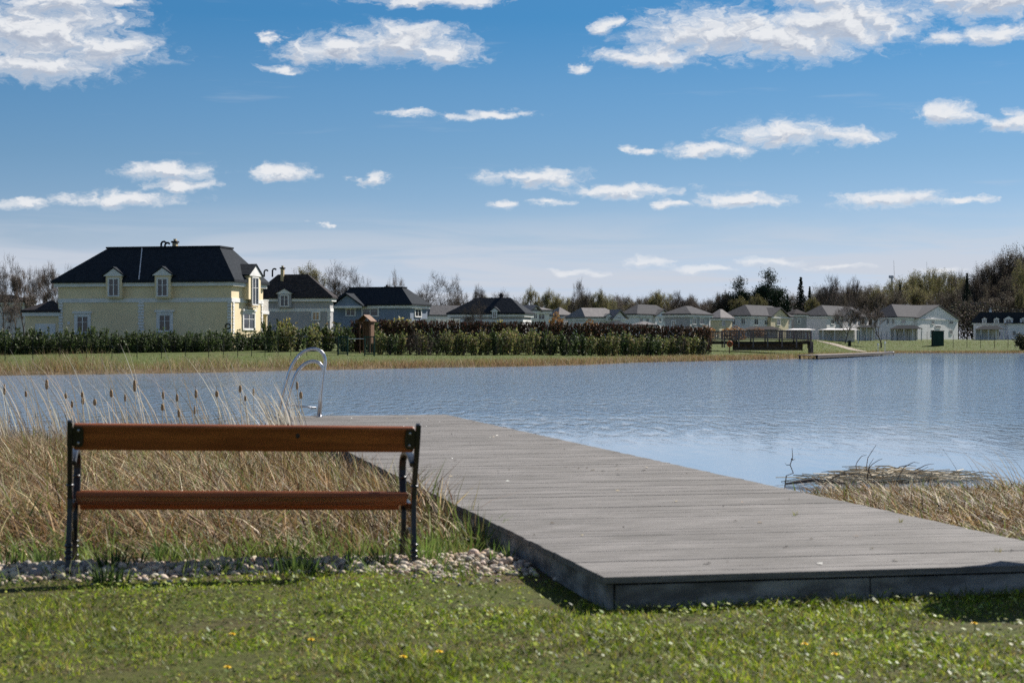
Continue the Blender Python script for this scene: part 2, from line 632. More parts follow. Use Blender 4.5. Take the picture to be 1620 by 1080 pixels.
def build_water():
    m = bpy.data.materials.new('lake_water')
    m.use_nodes = True
    t = NT(m.node_tree)
    b = t.n['Principled BSDF']
    b.inputs['Base Color'].default_value = (0.16, 0.22, 0.31, 1)
    b.inputs['Roughness'].default_value = 0.06
    b.inputs['IOR'].default_value = 1.5
    b.inputs['Specular IOR Level'].default_value = 0.5
    pos = t.new('ShaderNodeNewGeometry').outputs['Position']
    # wind ripples run roughly towards the viewer's right; calm patch in the lee of the near bank
    w1 = t.noise(t.mapping(pos, scale=(1.0, 1.9, 1), rot=(0, 0, R(12))), 4.2, 3.0, 0.55, 0.4)
    w2 = t.noise(t.mapping(pos, scale=(0.9, 1.6, 1), rot=(0, 0, R(-20)), loc=(7, 3, 0)), 0.85, 3.0, 0.5, 0.3)
    w3 = t.noise(t.mapping(pos, scale=(0.5, 1.0, 1)), 0.12, 3.0, 0.55)
    sp = t.new('ShaderNodeSeparateXYZ')
    t.l.new(pos, sp.inputs[0])
    lee = t.smooth(t.math('ADD', sp.outputs[1], t.math('MULTIPLY', t.math('SUBTRACT', w3, 0.5), 14.0)), 23.0, 46.0, 0.03, 1.0)
    amp = t.math('MULTIPLY', lee, t.smooth(w3, 0.32, 0.66, 0.62, 1.05))
    dash = t.noise(t.mapping(pos, scale=(1.0, 0.20, 1), loc=(2, 9, 0)), 4.0, 3.0, 0.6)
    amp = t.math('MULTIPLY', amp, t.smooth(dash, 0.34, 0.66, 0.2, 1.8))
    amp = t.math('MULTIPLY', amp, t.smooth(sp.outputs[1], 60.0, 220.0, 1.0, 5.0))
    hgt = t.math('ADD', t.math('MULTIPLY', w1, 0.032), t.math('MULTIPLY', w2, 0.055))
    hgt = t.math('MULTIPLY', hgt, amp)
    bn = t.new('ShaderNodeBump')
    bn.inputs['Strength'].default_value = 1.0
    bn.inputs['Distance'].default_value = WATER_BUMP
    t.put(bn.inputs['Height'], hgt)
    t.l.new(bn.outputs[0], b.inputs['Normal'])
    me = MB().poly([(-900, 12, WZ), (900, 12, WZ), (900, 345, WZ), (-900, 345, WZ)]).mesh('lake', m)
    struct(link('lake', me))


WATER_BUMP = 0.45
build_water()


# ------------------------------------------------------------------ vegetation made of blades
def blades(pts, h, w, az, lean, droop, col, segs=3, face=None, tipcol=None):
    """vectorised curved blades -> verts, quads, colours"""
    n = len(pts)
    pts = np.asarray(pts, float)
    h = np.broadcast_to(h, n)
    w = np.broadcast_to(w, n)
    az = np.broadcast_to(az, n)
    lean = np.broadcast_to(lean, n)
    droop = np.broadcast_to(droop, n)
    d = np.stack([np.cos(az), np.sin(az)], 1)
    fa = rng.uniform(0, 2 * np.pi, n) if face is None else np.broadcast_to(face, n)
    wd = np.stack([np.cos(fa), np.sin(fa)], 1)
    V = np.empty((n, segs + 1, 2, 3))
    C = np.empty((n, segs + 1, 2, 3))
    for i in range(segs + 1):
        t = i / segs
        off = (lean * t + droop * t * t) * h
        up = h * (t - 0.45 * droop * t ** 2.2)
        cx = pts[:, 0] + d[:, 0] * off
        cy = pts[:, 1] + d[:, 1] * off
        cz = pts[:, 2] + up
        ww = w * (1 - 0.92 * t ** 1.5) * 0.5
        for k, s in enumerate((-1, 1)):
            V[:, i, k, 0] = cx + s * wd[:, 0] * ww
            V[:, i, k, 1] = cy + s * wd[:, 1] * ww
            V[:, i, k, 2] = cz
            C[:, i, k] = col if tipcol is None else col * (1 - t) + tipcol * t
    base = np.arange(n)[:, None] * (segs + 1) * 2
    q = []
    for i in range(segs):
        a = i * 2
        q.append(np.concatenate([base + a, base + a + 1, base + a + 3, base + a + 2], 1))
    return V.reshape(-1, 3), np.concatenate(q, 0), C.reshape(-1, 3)


def join(parts):
    vs, qs, cs = [], [], []
    o = 0
    for v, q, c in parts:
        vs.append(v)
        qs.append(q + o)
        cs.append(c)
        o += len(v)
    return np.concatenate(vs), np.concatenate(qs), np.concatenate(cs)


def palette(n, cols, var=0.15):
    cols = np.array(cols)
    a = cols[rng.integers(0, len(cols), n)]
    return a * rng.uniform(1 - var, 1 + var, (n, 1)) * rng.uniform(1 - var / 3, 1 + var / 3, (n, 3))


DOCK_O = np.array([0.428, 8.23])
DOCK_A = R(12.2)
DU = np.array([math.cos(DOCK_A), math.sin(DOCK_A)])      # along the front edge
DV = np.array([-math.sin(DOCK_A), math.cos(DOCK_A)])     # along the length
DOCK_W, DOCK_L, DOCK_Z = 2.66, 19.3, 0.146


def dock_uv(x, y):
    dx, dy = x - DOCK_O[0], y - DOCK_O[1]
    return dx * DU[0] + dy * DU[1], dx * DV[0] + dy * DV[1]


def on_dock(x, y, m=0.0):
    u, v = dock_uv(x, y)
    return (u > -m) & (u < DOCK_W + m) & (v > -m) & (v < DOCK_L + m)


def gravel_line(x):
    """front and back edges of the gravel strip under the bench (it runs parallel to the bench)"""
    c = 9.78 + 0.19 * (x + 1.45)
    wv = 0.05 * np.sin(x * 3.3) + 0.03 * np.sin(x * 7.7 + 1)
    f = np.where(x > -0.4, c - 0.62 - 0.28 * (x + 0.4) , c - 0.52)
    return f + wv + 0.08, c + 0.27 + 0.08 * np.sin(x * 2.1 + 2)


def scatter(n, x0, x1, y0, y1):
    return rng.uniform(x0, x1, n), rng.uniform(y0, y1, n)


def nz2(x, y, s, o=0.0):
    """cheap smooth 2-d noise in -1..1"""
    x = x * s + o
    y = y * s - o
    return (np.sin(x + 1.7 * np.sin(y * 0.8 + o)) * np.cos(y * 1.2 + 1.3 * np.sin(x * 0.7)) + 0.6 * np.sin(2.3 * x - 1.1 * y + o) * np.sin(1.9 * y + 0.4 * x)) / 1.6


def build_lawn():
    parts = []
    n = 120000
    x, y = scatter(n, -3.6, 4.2, 5.6, 10.2)
    f, b = gravel_line(x)
    u, v = dock_uv(x, y)
    ok = (np.abs(x) < 0.30 * y + 0.35) & ~on_dock(x, y, 0.0) & ((y < f) | (x > 0.95)) & ((v < 0.02) | (u < 0))
    patch = nz2(x, y, 2.1) + 0.6 * nz2(x, y, 5.3, 2.0)
    ok &= (patch > -0.65) | (rng.random(n) < 0.3)
    x, y, patch = x[ok], y[ok], patch[ok]
    n = len(x)
    edge = np.exp(-np.abs(dock_uv(x, y)[1]) / 0.05) * (dock_uv(x, y)[0] > -0.05)
    h = rng.uniform(0.012, 0.040, n) * (1 + 0.65 * np.clip(patch, -1, 1)) * np.where((y > 8.25) & (x < 0.3), 0.6, 1.0) + edge * rng.uniform(0, 0.07, n)
    col = palette(n, [(0.16, 0.245, 0.012), (0.25, 0.33, 0.018), (0.06, 0.10, 0.006), (0.38, 0.40, 0.05), (0.24, 0.20, 0.07)], 0.22)
    dry = (rng.random(n) < np.clip(0.10 - 0.3 * patch, 0.03, 0.6))
    col[dry] = palette(dry.sum(), [(0.26, 0.20, 0.10), (0.20, 0.145, 0.075), (0.32, 0.27, 0.16)], 0.2)
    pts = np.stack([x, y, H(x, y) - 0.004], 1)
    parts.append(blades(pts, h, rng.uniform(0.004, 0.008, n), rng.uniform(0, 6.28, n), rng.uniform(0.0, 0.9, n), rng.uniform(0, 0.8, n), col * np.clip(0.9 + 0.5 * nz2(x, y, 7.0, 3.0), 0.35, 1.5)[:, None], 2))
    # clover and low broad leaves
    n = 30000
    x, y = scatter(n, -3.6, 4.2, 5.6, 9.9)
    f, b = gravel_line(x)
    patch = nz2(x, y, 1.7, 4.0) + 0.5 * nz2(x, y, 4.3, 1.0)
    ok = (np.abs(x) < 0.30 * y + 0.35) & ~on_dock(x, y, 0.02) & (y < f + 0.03) & ((dock_uv(x, y)[1] < 0.02) | (dock_uv(x, y)[0] < 0))
    ok &= (patch > 0.0) | (rng.random(n) < 0.28)
    x, y = x[ok], y[ok]
    n = len(x)
    r = rng.uniform(0.004, 0.011, n)
    zc = H(x, y) + rng.uniform(0.01, 0.042, n)
    a0 = rng.uniform(0, 6.28, n)
    tl = rng.normal(0, 0.35, (n, 2))
    V = np.empty((n, 4, 3))
    for k in range(4):
        a = a0 + k * math.pi / 2
        ca, sa = np.cos(a) * r * (1.25 if k % 2 else 0.8), np.sin(a) * r * (1.25 if k % 2 else 0.8)
        V[:, k, 0] = x + ca
        V[:, k, 1] = y + sa
        V[:, k, 2] = zc + ca * tl[:, 0] + sa * tl[:, 1]
    col = palette(n, [(0.18, 0.28, 0.014), (0.10, 0.17, 0.008), (0.48, 0.54, 0.12), (0.28, 0.38, 0.025), (0.05, 0.09, 0.006)], 0.2)
    wh = rng.random(n) < 0.012
    col[wh] = (0.55, 0.55, 0.38)  # a few whitened leaves: backlit highlights put into the colour
    col *= np.clip(0.8 + 0.45 * nz2(x, y, 3.1, 8.0), 0.35, 1.3)[:, None]
    q = np.arange(n * 4).reshape(n, 4)
    parts.append((V.reshape(-1, 3), q, np.repeat(col, 4, 0)))
    v, q, c = join(parts)
    o = link('lawn_grass', np_mesh('lawn_grass', v, q, c, M_blade))
    tag(o, 'short mown green lawn with clover in front of bench and dock', 'grass', kind='stuff')


def build_dry_grass():
    # left bank, between the gravel and the water
    parts = []

    def bank(n, x0, x1, y0, y1, okf, hmul=1.0):
        x, y = scatter(n, x0, x1, y0, y1)
        yn = np.interp(x, NX, NY)
        f, b = gravel_line(x)
        ok = (np.abs(x) < 0.30 * y + 0.6) & ~on_dock(x, y, -0.02) & okf(x, y) & (y < yn + 0.5)
        x, y = x[ok], y[ok]
        yn = yn[ok]
        b = b[ok]
        n = len(x)
        depth = np.clip((y - b) / 1.6, 0, 1)
        clump = nz2(x, y, 1.9) + 0.7 * nz2(x, y, 4.7, 3.0)
        u_ = dock_uv(x, y)[0]
        h = (0.085 + 0.195 * depth) * (1 + 0.32 * np.clip(1 + u_ / 0.8, 0, 1) * (u_ < 0)) * rng.uniform(0.55, 1.35, n) * (1 + 0.28 * clump) * hmul
        wind = 2.9 + 0.9 * nz2(x, y, 0.9, 6.0)
        az = wind + rng.normal(0, 1.5, n)
        lean = rng.uniform(0.0, 1.5, n) ** 1.2 * np.where((u_ > -0.9) & (u_ < 0), 0.4, 1.0)
        droop = rng.uniform(0.0, 1.5, n) * np.where((u_ > -0.9) & (u_ < 0), 0.6, 1.0)
        col = palette(n, [(0.31, 0.215, 0.105), (0.21, 0.138, 0.064), (0.13, 0.08, 0.04), (0.62, 0.49, 0.30), (0.08, 0.05, 0.026), (0.055, 0.036, 0.02), (0.19, 0.112, 0.052), (0.13, 0.125, 0.034)], 0.28)
        red = nz2(x, y, 1.1, 9.0) > 0.25
        col[red] *= (0.90, 0.80, 0.70)
        green = rng.random(n) < np.clip(0.80 - depth * 1.05, 0.07, 0.75)
        col[green] = palette(green.sum(), [(0.14, 0.19, 0.04), (0.20, 0.24, 0.07), (0.10, 0.145, 0.03)], 0.2)
        lean = np.where(green, lean * 0.35, lean)
        droop = np.where(green, droop * 0.5, droop)
        pts = np.stack([x, y, H(x, y) - 0.01], 1)
        w = rng.uniform(0.005, 0.016, n) * (1 + np.clip(y - 12, 0, 10) * 0.03)
        return blades(pts, h, w, az, lean, droop, col, 3, tipcol=np.minimum(col * 1.15, 0.7))

    parts.append(bank(95000, -8.0, 2.0, 10.0, 25.0, lambda x, y: (y > gravel_line(x)[1] - 0.06) & (dock_uv(x, y)[0] < 0)))
    v, q, c = join(parts)
    o = link('dry_bank_grass', np_mesh('dry_bank_grass', v, q, c, M_dry))
    tag(o, 'tangled dry brown grass on the bank behind the bench', 'grass', kind='stuff')
    p2 = bank(38000, 2.0, 8.0, 9.0, 18.4, lambda x, y: dock_uv(x, y)[0] > DOCK_W, 0.52)
    o = link('shore_grass', np_mesh('shore_grass', *p2, M_dry))
    tag(o, 'dry brown grass on the shore beyond the dock edge', 'grass', kind='stuff')


def build_far_grass():
    parts = []
    # brown fringe at the water
    n = 42000
    x = np.concatenate([rng.uniform(-40, 45, n), rng.uniform(40, 130, n // 3)])
    n = len(x)
    ys = np.interp(x, SX, SY)
    t = rng.gamma(1.5, 2.2, n) * (1 + 2.2 * sst((x - 24) / 8) * sst((66 - x) / 8) + 1.3 * sst((-6 - x) / 8))
    y = ys + t - 0.2
    lef = sst((-8 - x) / 10)
    cl = nz2(x, y * 0.3, 0.8, 2.0)
    h = rng.uniform(0.22, 0.60, n) * (1 + 1.5 * lef * np.clip(cl + 0.35, 0, 1.2)) * np.where(x > 60, 0.9, 1.0) * np.clip(1.25 - t / 12, 0.3, 1)
    col = palette(n, [(0.30, 0.215, 0.12), (0.23, 0.155, 0.085), (0.40, 0.31, 0.19), (0.20, 0.18, 0.065), (0.16, 0.105, 0.06)], 0.2)
    red = nz2(x, y, 0.5, 1.0) > 0.1
    col[red] *= (0.95, 0.86, 0.80)
    gr = (rng.random(n) < np.clip(t / 9, 0.05, 0.8))
    col[gr] = palette(gr.sum(), [(0.17, 0.19, 0.05), (0.24, 0.22, 0.075)], 0.2)
    w = 0.022 * (y / 100)
    pts = np.stack([x, y, H(x, y) - 0.03], 1)
    parts.append(blades(pts, h, w, rng.uniform(0, 6.28, n), rng.uniform(0, 0.5, n), rng.uniform(0, 0.5, n), col, 2))
    # pale stones and litter of the water's edge are low pale blades
    # meadow behind it
    n = 34000
    x = rng.uniform(-40, 130, n)
    ys = np.interp(x, SX, SY)
    y = ys + rng.uniform(2.5, 48, n)
    h = rng.uniform(0.05, 0.14, n)
    col = palette(n, [(0.11, 0.155, 0.028), (0.14, 0.18, 0.04), (0.23, 0.21, 0.08), (0.085, 0.12, 0.026)], 0.2)
    pts = np.stack([x, y, H(x, y) - 0.02], 1)
    parts.append(blades(pts, h, 0.045 * (y / 100), rng.uniform(0, 6.28, n), rng.uniform(0, 0.5, n), 0.2, col, 1))
    v, q, c = join(parts)
    o = link('far_bank_grass', np_mesh('far_bank_grass', v, q, c, M_dry))
    tag(o, 'brown and green grass along the far shore of the lake', 'grass', kind='stuff')


def build_reeds():
    parts = []
    # tall pale stalks bent by the wind towards the left, standing in the water's edge
    n = 250
    px = np.concatenate([rng.uniform(-60, 455, 165), np.clip(rng.normal(436, 20, 85), 380, 466)])
    d = rng.uniform(22.8, 27.0, n)
    x = (px - 810) / F * d
    top = np.where(px > 395, rng.uniform(584, 640, n), rng.uniform(545, 640, n))
    top[:34] = rng.uniform(538, 572, 34)
    h = EYE + (HOR - top) / F * d - WZ
    pts = np.stack([x + 0.22, d, np.full(n, WZ - 0.1)], 1)
    col = palette(n, [(0.68, 0.62, 0.50), (0.58, 0.51, 0.40), (0.74, 0.69, 0.58), (0.44, 0.37, 0.27)], 0.12)
    parts.append(blades(pts, h * 1.12, rng.uniform(0.012, 0.022, n), math.pi + rng.normal(0, 0.25, n), rng.uniform(0.0, 0.16, n), rng.uniform(0.12, 0.42, n), col, 7, face=rng.normal(0, 0.5, n)))
    # thin dark upright stalks
    n = 650
    px = rng.uniform(-60, 474, n)
    d = rng.uniform(22.6, 27.5, n)
    x = (px - 810) / F * d
    pts = np.stack([x, d, np.full(n, WZ - 0.1)], 1)
    col = palette(n, [(0.20, 0.145, 0.09), (0.30, 0.23, 0.14), (0.38, 0.30, 0.20), (0.13, 0.09, 0.055)], 0.2)
    parts.append(blades(pts, rng.uniform(0.35, 0.85, n), rng.uniform(0.007, 0.013, n), math.pi + rng.normal(0, 1.0, n), rng.uniform(0.0, 0.35, n), rng.uniform(0.0, 0.35, n), col, 4, face=rng.normal(0, 0.6, n)))
    # broken stalks at the foot
    n = 3200
    px = np.concatenate([rng.uniform(-80, 490, 2300), rng.uniform(-60, 110, 900)])
    d = rng.uniform(21.6, 25.6, n)
    x = (px - 810) / F * d
    ok = ~on_dock(x, d, 0.05)
    px, d, x = px[ok], d[ok], x[ok]
    n = len(x)
    pts = np.stack([x, d, np.full(n, WZ - 0.03)], 1)
    col = palette(n, [(0.40, 0.32, 0.21), (0.30, 0.22, 0.13), (0.22, 0.15, 0.09), (0.48, 0.40, 0.28)], 0.2)
    hh = rng.uniform(0.15, 0.42, n) * np.where(px < 110, 1.25, 1.0)
    parts.append(blades(pts, hh, rng.uniform(0.007, 0.014, n), rng.uniform(0, 6.28, n), rng.uniform(0, 1.4, n), rng.uniform(0, 0.9, n), col, 3))
    v, q, c = join(parts)
    o = link('reeds', np_mesh('reeds', v, q, c, M_dry))
    tag(o, 'pale dry reeds bent by the wind at the water behind the bench', 'reeds', kind='stuff')
    # wind-bent grass on the right-hand shore
    n = 46
    px = rng.normal(1592, 26, n)
    d = rng.uniform(16.8, 18.2, n)
    x = (px - 810) / F * d
    pts = np.stack([x + 0.05, d, np.full(n, WZ - 0.05)], 1)
    col = palette(n, [(0.34, 0.26, 0.15), (0.24, 0.17, 0.10), (0.44, 0.36, 0.24)], 0.15)
    hh = rng.uniform(0.25, 0.62, n)
    v, q, c = blades(pts, hh, 0.008, math.pi + rng.normal(0, 0.25, n), rng.uniform(0.1, 0.3, n), rng.uniform(0.2, 0.75, n), col, 6, face=rng.normal(0, 0.5, n))
    o = link('bent_shore_grass', np_mesh('bent_shore_grass', v, q, c, M_dry))
    tag(o, 'tuft of thin tall grass bent leftwards at the shore beyond the dock', 'grass', kind='stuff')


def ico(sub):
    bm = bmesh.new()
    bmesh.ops.create_icosphere(bm, subdivisions=sub, radius=1.0)
    v = np.array([p.co[:] for p in bm.verts])
    f = np.array([[p.index for p in fc.verts] for fc in bm.faces])
    bm.free()
    return v, f


def build_gravel():
    iv, jf = ico(2)
    n = 13500
    x, y = scatter(n, -3.9, 1.1, 8.6, 10.9)
    f, b = gravel_line(x)
    u, v = dock_uv(x, y)
    jit = rng.normal(0, 0.05, n)
    ok = (y > f + jit) & (y < b + jit) & (u < -0.03)
    x, y, f, b = x[ok], y[ok], f[ok], b[ok]
    n = len(x)
    mid = 1 - np.abs((y - f) / (b - f) * 2 - 1)
    s = rng.gamma(5, 0.0023, n) + 0.005
    z = H(x, y) - 0.004 + rng.uniform(0.0, 0.030, n) * np.clip(mid * 2, 0.1, 1) + s * 0.3
    col = palette(n, [(0.58, 0.48, 0.36), (0.50, 0.40, 0.29), (0.64, 0.56, 0.45), (0.42, 0.35, 0.28), (0.55, 0.41, 0.28), (0.30, 0.26, 0.22)], 0.15)
    # stray stones in the grass
    m = 160
    xs, ys_ = scatter(m, -3.0, 0.9, 8.3, 9.6)
    fs, bs = gravel_line(xs)
    okk = (ys_ < fs) & (ys_ > fs - 0.35)
    xs, ys_ = xs[okk], ys_[okk]
    x = np.concatenate([x, xs])
    y = np.concatenate([y, ys_])
    z = np.concatenate([z, H(xs, ys_) + 0.006])
    s = np.concatenate([s, rng.uniform(0.007, 0.02, len(xs))])
    col = np.concatenate([col, palette(len(xs), [(0.5, 0.43, 0.36), (0.42, 0.37, 0.32)], 0.15)])
    n = len(x)
    sc = s[:, None] * rng.uniform(0.65, 1.3, (n, 3))
    sc[:, 2] *= 0.75
    dirs = rng.normal(0, 1, (n, 3, 3))
    off = np.ones((n, len(iv)))
    for k in range(3):
        dd = dirs[:, k] / np.linalg.norm(dirs[:, k], axis=1)[:, None]
        dot = dd @ iv.T
        off -= 0.22 * np.clip(dot - 0.25, 0, 1)
    V = iv[None] * off[:, :, None] * sc[:, None, :]
    a = rng.uniform(0, 6.28, n)
    ca, sa = np.cos(a)[:, None], np.sin(a)[:, None]
    tx = V[:, :, 0] * ca - V[:, :, 1] * sa
    ty = V[:, :, 0] * sa + V[:, :, 1] * ca
    V = np.stack([tx, ty, V[:, :, 2]], 2) + np.stack([x, y, z], 1)[:, None, :]
    q = jf[None] + (np.arange(n) * len(iv))[:, None, None]
    o = link('gravel', np_mesh('gravel', V.reshape(-1, 3), q.reshape(-1, 3), np.repeat(col, len(iv), 0), M_stone, True))
    tag(o, 'strip of pale rounded gravel stones under the bench', 'gravel', kind='stuff')


# ------------------------------------------------------------------ the dock
def build_dock():
    root = empty('dock', (DOCK_O[0], DOCK_O[1], DOCK_Z), DOCK_A)
    tag(root, 'long grey weathered plank dock running out into the lake', 'dock')
    pw, gap, th = 0.1395, 0.0025, 0.032
    N = int(DOCK_L / (pw + gap))
    protos = []
    for k in range(5):
        mb = MB().box(0, DOCK_W, 0, pw, -th, 0)
        me = mb.mesh('plank', M_plank)
        bm = bmesh.new()
        bm.from_mesh(me)
        bmesh.ops.bevel(bm, geom=list(bm.edges), offset=0.0015, segments=1, affect='EDGES')
        bm.to_mesh(me)
        bm.free()
        protos.append(me)
    for i in range(N):
        o = link('plank', protos[i % 5], None, root)
        o.location = (random.uniform(-0.006, 0.006), i * (pw + gap), random.uniform(-0.0015, 0.0015))
        o.rotation_euler = (random.uniform(-0.003, 0.003), 0, 0)
    # edge boards below the planks, in lengths with open joints
    y = 0.03
    while y < DOCK_L - 0.3:
        y1 = min(y + 1.55, DOCK_L - 0.03)
        for xa, xb in ((0.02, 0.055), (DOCK_W - 0.055, DOCK_W - 0.02)):
            MB().box(xa, xb, y, y1 - 0.008, -0.215, -th - 0.008).build('side_board', M_fascia, root, bevel=0.004)
        y = y1
    for k in range(2):
        MB().box(0.06 + k * 1.27, 0.06 + (k + 1) * 1.27 - 0.006, 0.012, 0.047, -0.225, -th - 0.010).build('front_board', M_fascia, root, bevel=0.004)
    for xs in (0.35, DOCK_W / 2, DOCK_W - 0.35):
        MB().box(xs - 0.04, xs + 0.04, 0.06, DOCK_L - 0.06, -0.19, -th - 0.004).build('bearer', M_darkwood, root)
    for yv in np.arange(4.5, DOCK_L, 3.6):
        for xs in (0.16, DOCK_W - 0.16):
            MB().tube([(xs, yv, -1.6), (xs, yv, -0.06)], 0.07, 10).build('post', M_darkwood, root)
    # flakes of dead leaf and bird lime on the boards
    n = 90
    u = rng.uniform(0.05, DOCK_W - 0.05, n)
    v = rng.uniform(0.1, DOCK_L - 0.1, n)
    V = np.empty((n, 4, 3))
    r = rng.uniform(0.008, 0.028, n)
    a0 = rng.uniform(0, 6.28, n)
    for k in range(4):
        a = a0 + k * math.pi / 2
        V[:, k, 0] = u + np.cos(a) * r * (1.0 if k % 2 else 0.55)
        V[:, k, 1] = v + np.sin(a) * r * (1.0 if k % 2 else 0.55)
        V[:, k, 2] = 0.005 + (0.006 if k == 0 else 0.0)
    x = DOCK_O[0] + V[:, :, 0] * DU[0] + V[:, :, 1] * DV[0]
    y = DOCK_O[1] + V[:, :, 0] * DU[1] + V[:, :, 1] * DV[1]
    W3 = np.stack([x, y, V[:, :, 2] + DOCK_Z], 2)
    c = palette(n, [(0.62, 0.60, 0.54), (0.10, 0.075, 0.05), (0.45, 0.36, 0.22), (0.07, 0.06, 0.045)], 0.2)
    tag(link('dock_litter', np_mesh('dock_litter', W3.reshape(-1, 3), np.arange(4 * n).reshape(n, 4), np.repeat(c, 4, 0), M_stone)), 'tiny flakes of dead leaf and lime scattered on the dock boards', 'litter', kind='stuff')
    return root


# ------------------------------------------------------------------ the bench
def sweep(mb, path, wx, t):
    """flat bar swept along a path in the y-z plane: wx thickness in x (offset range), t depth"""
    x0, x1 = wx
    pts = [Vector((0, *p)) for p in path]
    rings = []
    for i, p in enumerate(pts):
        tg = (pts[min(i + 1, len(pts) - 1)] - pts[max(i - 1, 0)]).normalized()
        nn = Vector((0, -tg.z, tg.y))
        tt = t[i] if isinstance(t, (list, tuple)) else t
        a, b = p + nn * tt / 2, p - nn * tt / 2
        i0 = len(mb.v)
        mb.v += [(x0, a.y, a.z), (x1, a.y, a.z), (x1, b.y, b.z), (x0, b.y, b.z)]
        rings.append(i0)
    for a, b in zip(rings[:-1], rings[1:]):
        for k in range(4):
            mb.f.append((a + k, a + (k + 1) % 4, b + (k + 1) % 4, b + k))
    mb.f.append(tuple(rings[0] + k for k in (3, 2, 1, 0)))
    mb.f.append(tuple(rings[-1] + k for k in range(4)))


def bez(p0, p1, p2, p3, n=10):
    out = []
    for i in range(n + 1):
        t = i / n
        a = (1 - t) ** 3
        b = 3 * (1 - t) ** 2 * t
        c = 3 * (1 - t) * t * t
        d = t ** 3
        out.append(tuple(a * p0[k] + b * p1[k] + c * p2[k] + d * p3[k] for k in range(len(p0))))
    return out


def build_bench():
    root = empty('park_bench', (-2.372, 9.47, 0.0), math.atan2(0.345, 1.83))
    root.rotation_euler = (0, R(1.05), math.atan2(0.345, 1.83))
    tag(root, 'park bench with brown wooden boards and black cast iron ends, seen from behind', 'bench')
    W = 1.862
    for side in (0, 1):
        s = 1 if side == 0 else -1
        x0 = 0.0 if side == 0 else W
        xa, xb = (x0 - 0.014, x0 + 0.014)
        fr = MB()
        back = bez((0.0, -0.03), (0.01, 0.15), (0.085, 0.24), (0.07, 0.40), 8) + bez((0.07, 0.40), (0.055, 0.52), (-0.03, 0.66), (-0.075, 0.822), 8)[1:]
        sweep(fr, back, (xa, xb), [0.052] * 8 + [0.046] * 8 + [0.032])
        front = bez((0.455, -0.03), (0.43, 0.12), (0.36, 0.20), (0.43, 0.36), 8)
        sweep(fr, front, (xa + 0.012 * s, xb + 0.012 * s), [0.060, 0.05, 0.045, 0.042, 0.04, 0.04, 0.045, 0.05, 0.05])
        # seat rail and low brace
        sweep(fr, [(0.06, 0.352), (0.25, 0.335), (0.45, 0.348)], (xa, xb), 0.05)
        sweep(fr, bez((0.03, 0.14), (0.14, 0.24), (0.28, 0.24), (0.40, 0.14), 8), (xa + 0.004, xb - 0.004), 0.024)
        fo = fr.build('side_frame', M_iron, root, bevel=0.006)
        ar = MB()
        arm = bez((0.0, 0.59), (0.10, 0.655), (0.36, 0.66), (0.455, 0.60), 10) + bez((0.455, 0.60), (0.51, 0.55), (0.47, 0.47), (0.42, 0.36), 8)[1:]
        sweep(ar, arm, (xa - 0.006 + 0.014 * s, xb + 0.006 + 0.014 * s), 0.026)
        ar.build('armrest', M_iron, fo, bevel=0.006)
        # cast rings and beads
        for (py_, pz) in ((0.047, 0.47), (0.47, 0.49), (0.012, 0.115), (0.012, 0.085), (0.008, 0.15), (0.432, 0.10), (0.432, 0.13), (0.44, 0.05)):
            beads = MB()
            i0 = 0
            iv, jf = ico(2)
            for q in iv:
                beads.v.append((x0 + q[0] * 0.023 + (0.012 * s if py_ > 0.3 else 0), py_ + q[1] * 0.032, pz + q[2] * 0.012))
            beads.f += [tuple(int(a) + i0 for a in f_) for f_ in jf]
            beads.build('cast_ring', M_iron, fo, smooth=True)
        # foot plate
        MB().box(x0 - 0.022, x0 + 0.022, -0.03, 0.04, -0.035, 0.012).build('foot', M_iron, fo, bevel=0.005)
        # bracket that carries the back board, with two bolts
        bk = MB()
        tilt = math.atan2(0.105, 0.30)
        xi, xo = (x0 + 0.012 * s, x0 + 0.066 * s)
        cy, cz = -0.052, 0.735
        ring = []
        for k in range(16):
            a = 2 * math.pi * k / 16
            e = 0.55
            ca, sa = math.cos(a), math.sin(a)
            ring.append((math.copysign(abs(ca) ** e, ca) * 0.031, math.copysign(abs(sa) ** e, sa) * 0.060))
        ct, st = math.cos(tilt), math.sin(tilt)

        def bp(u, w, o):
            yy, zz = -o, w
            return (x0 + s * 0.040 + u, cy + yy * ct - zz * st, cz + zz * ct - yy * st * 0)
        i0 = len(bk.v)
        bk.v += [bp(u, w, 0.004) for u, w in ring] + [bp(u, w, -0.004) for u, w in ring]
        bk.f.append(tuple(i0 + k for k in range(16)))
        bk.f.append(tuple(i0 + 16 + k for k in reversed(range(16))))
        for k in range(16):
            bk.f.append((i0 + k, i0 + 16 + k, i0 + 16 + (k + 1) % 16, i0 + (k + 1) % 16))
        bo = bk.build('bracket', M_iron, root)
        for w in (-0.035, 0.036):
            b0 = MB()
            iv, jf = ico(2)
            c = Vector(bp(0.004 * s, w, 0.006))
            for q in iv:
                b0.v.append((c.x + q[0] * 0.0085, c.y + q[1] * 0.006, c.z + q[2] * 0.0085))
            b0.f += [tuple(int(a) for a in f_) for f_ in jf]
            b0.build('bolt', M_bolt, bo, smooth=True)
    # back board
    tilt = math.atan2(0.105, 0.30)

    def board(name, cy, cz, wy, hz, rot, xa=0.018, xb=W - 0.018, bev=0.008):
        o = MB().box(xa, xb, -wy / 2, wy / 2, -hz / 2, hz / 2).build(name, M_bwood, root, bevel=bev)
        o.location = (0, cy, cz)
        o.rotation_euler = (rot, 0, 0)
        return o
    bb = board('back_board', -0.025, 0.735, 0.036, 0.148, tilt, bev=0.010)
    kn = MB()
    iv, jf = ico(2)
    for q in iv:
        kn.v.append((1.205 + q[0] * 0.012, -0.0185 + q[1] * 0.003, 0.022 + q[2] * 0.015))
    kn.f += [tuple(int(a) for a in f_) for f_ in jf]
    kn.build('knot', M_darkwood, bb, smooth=True)
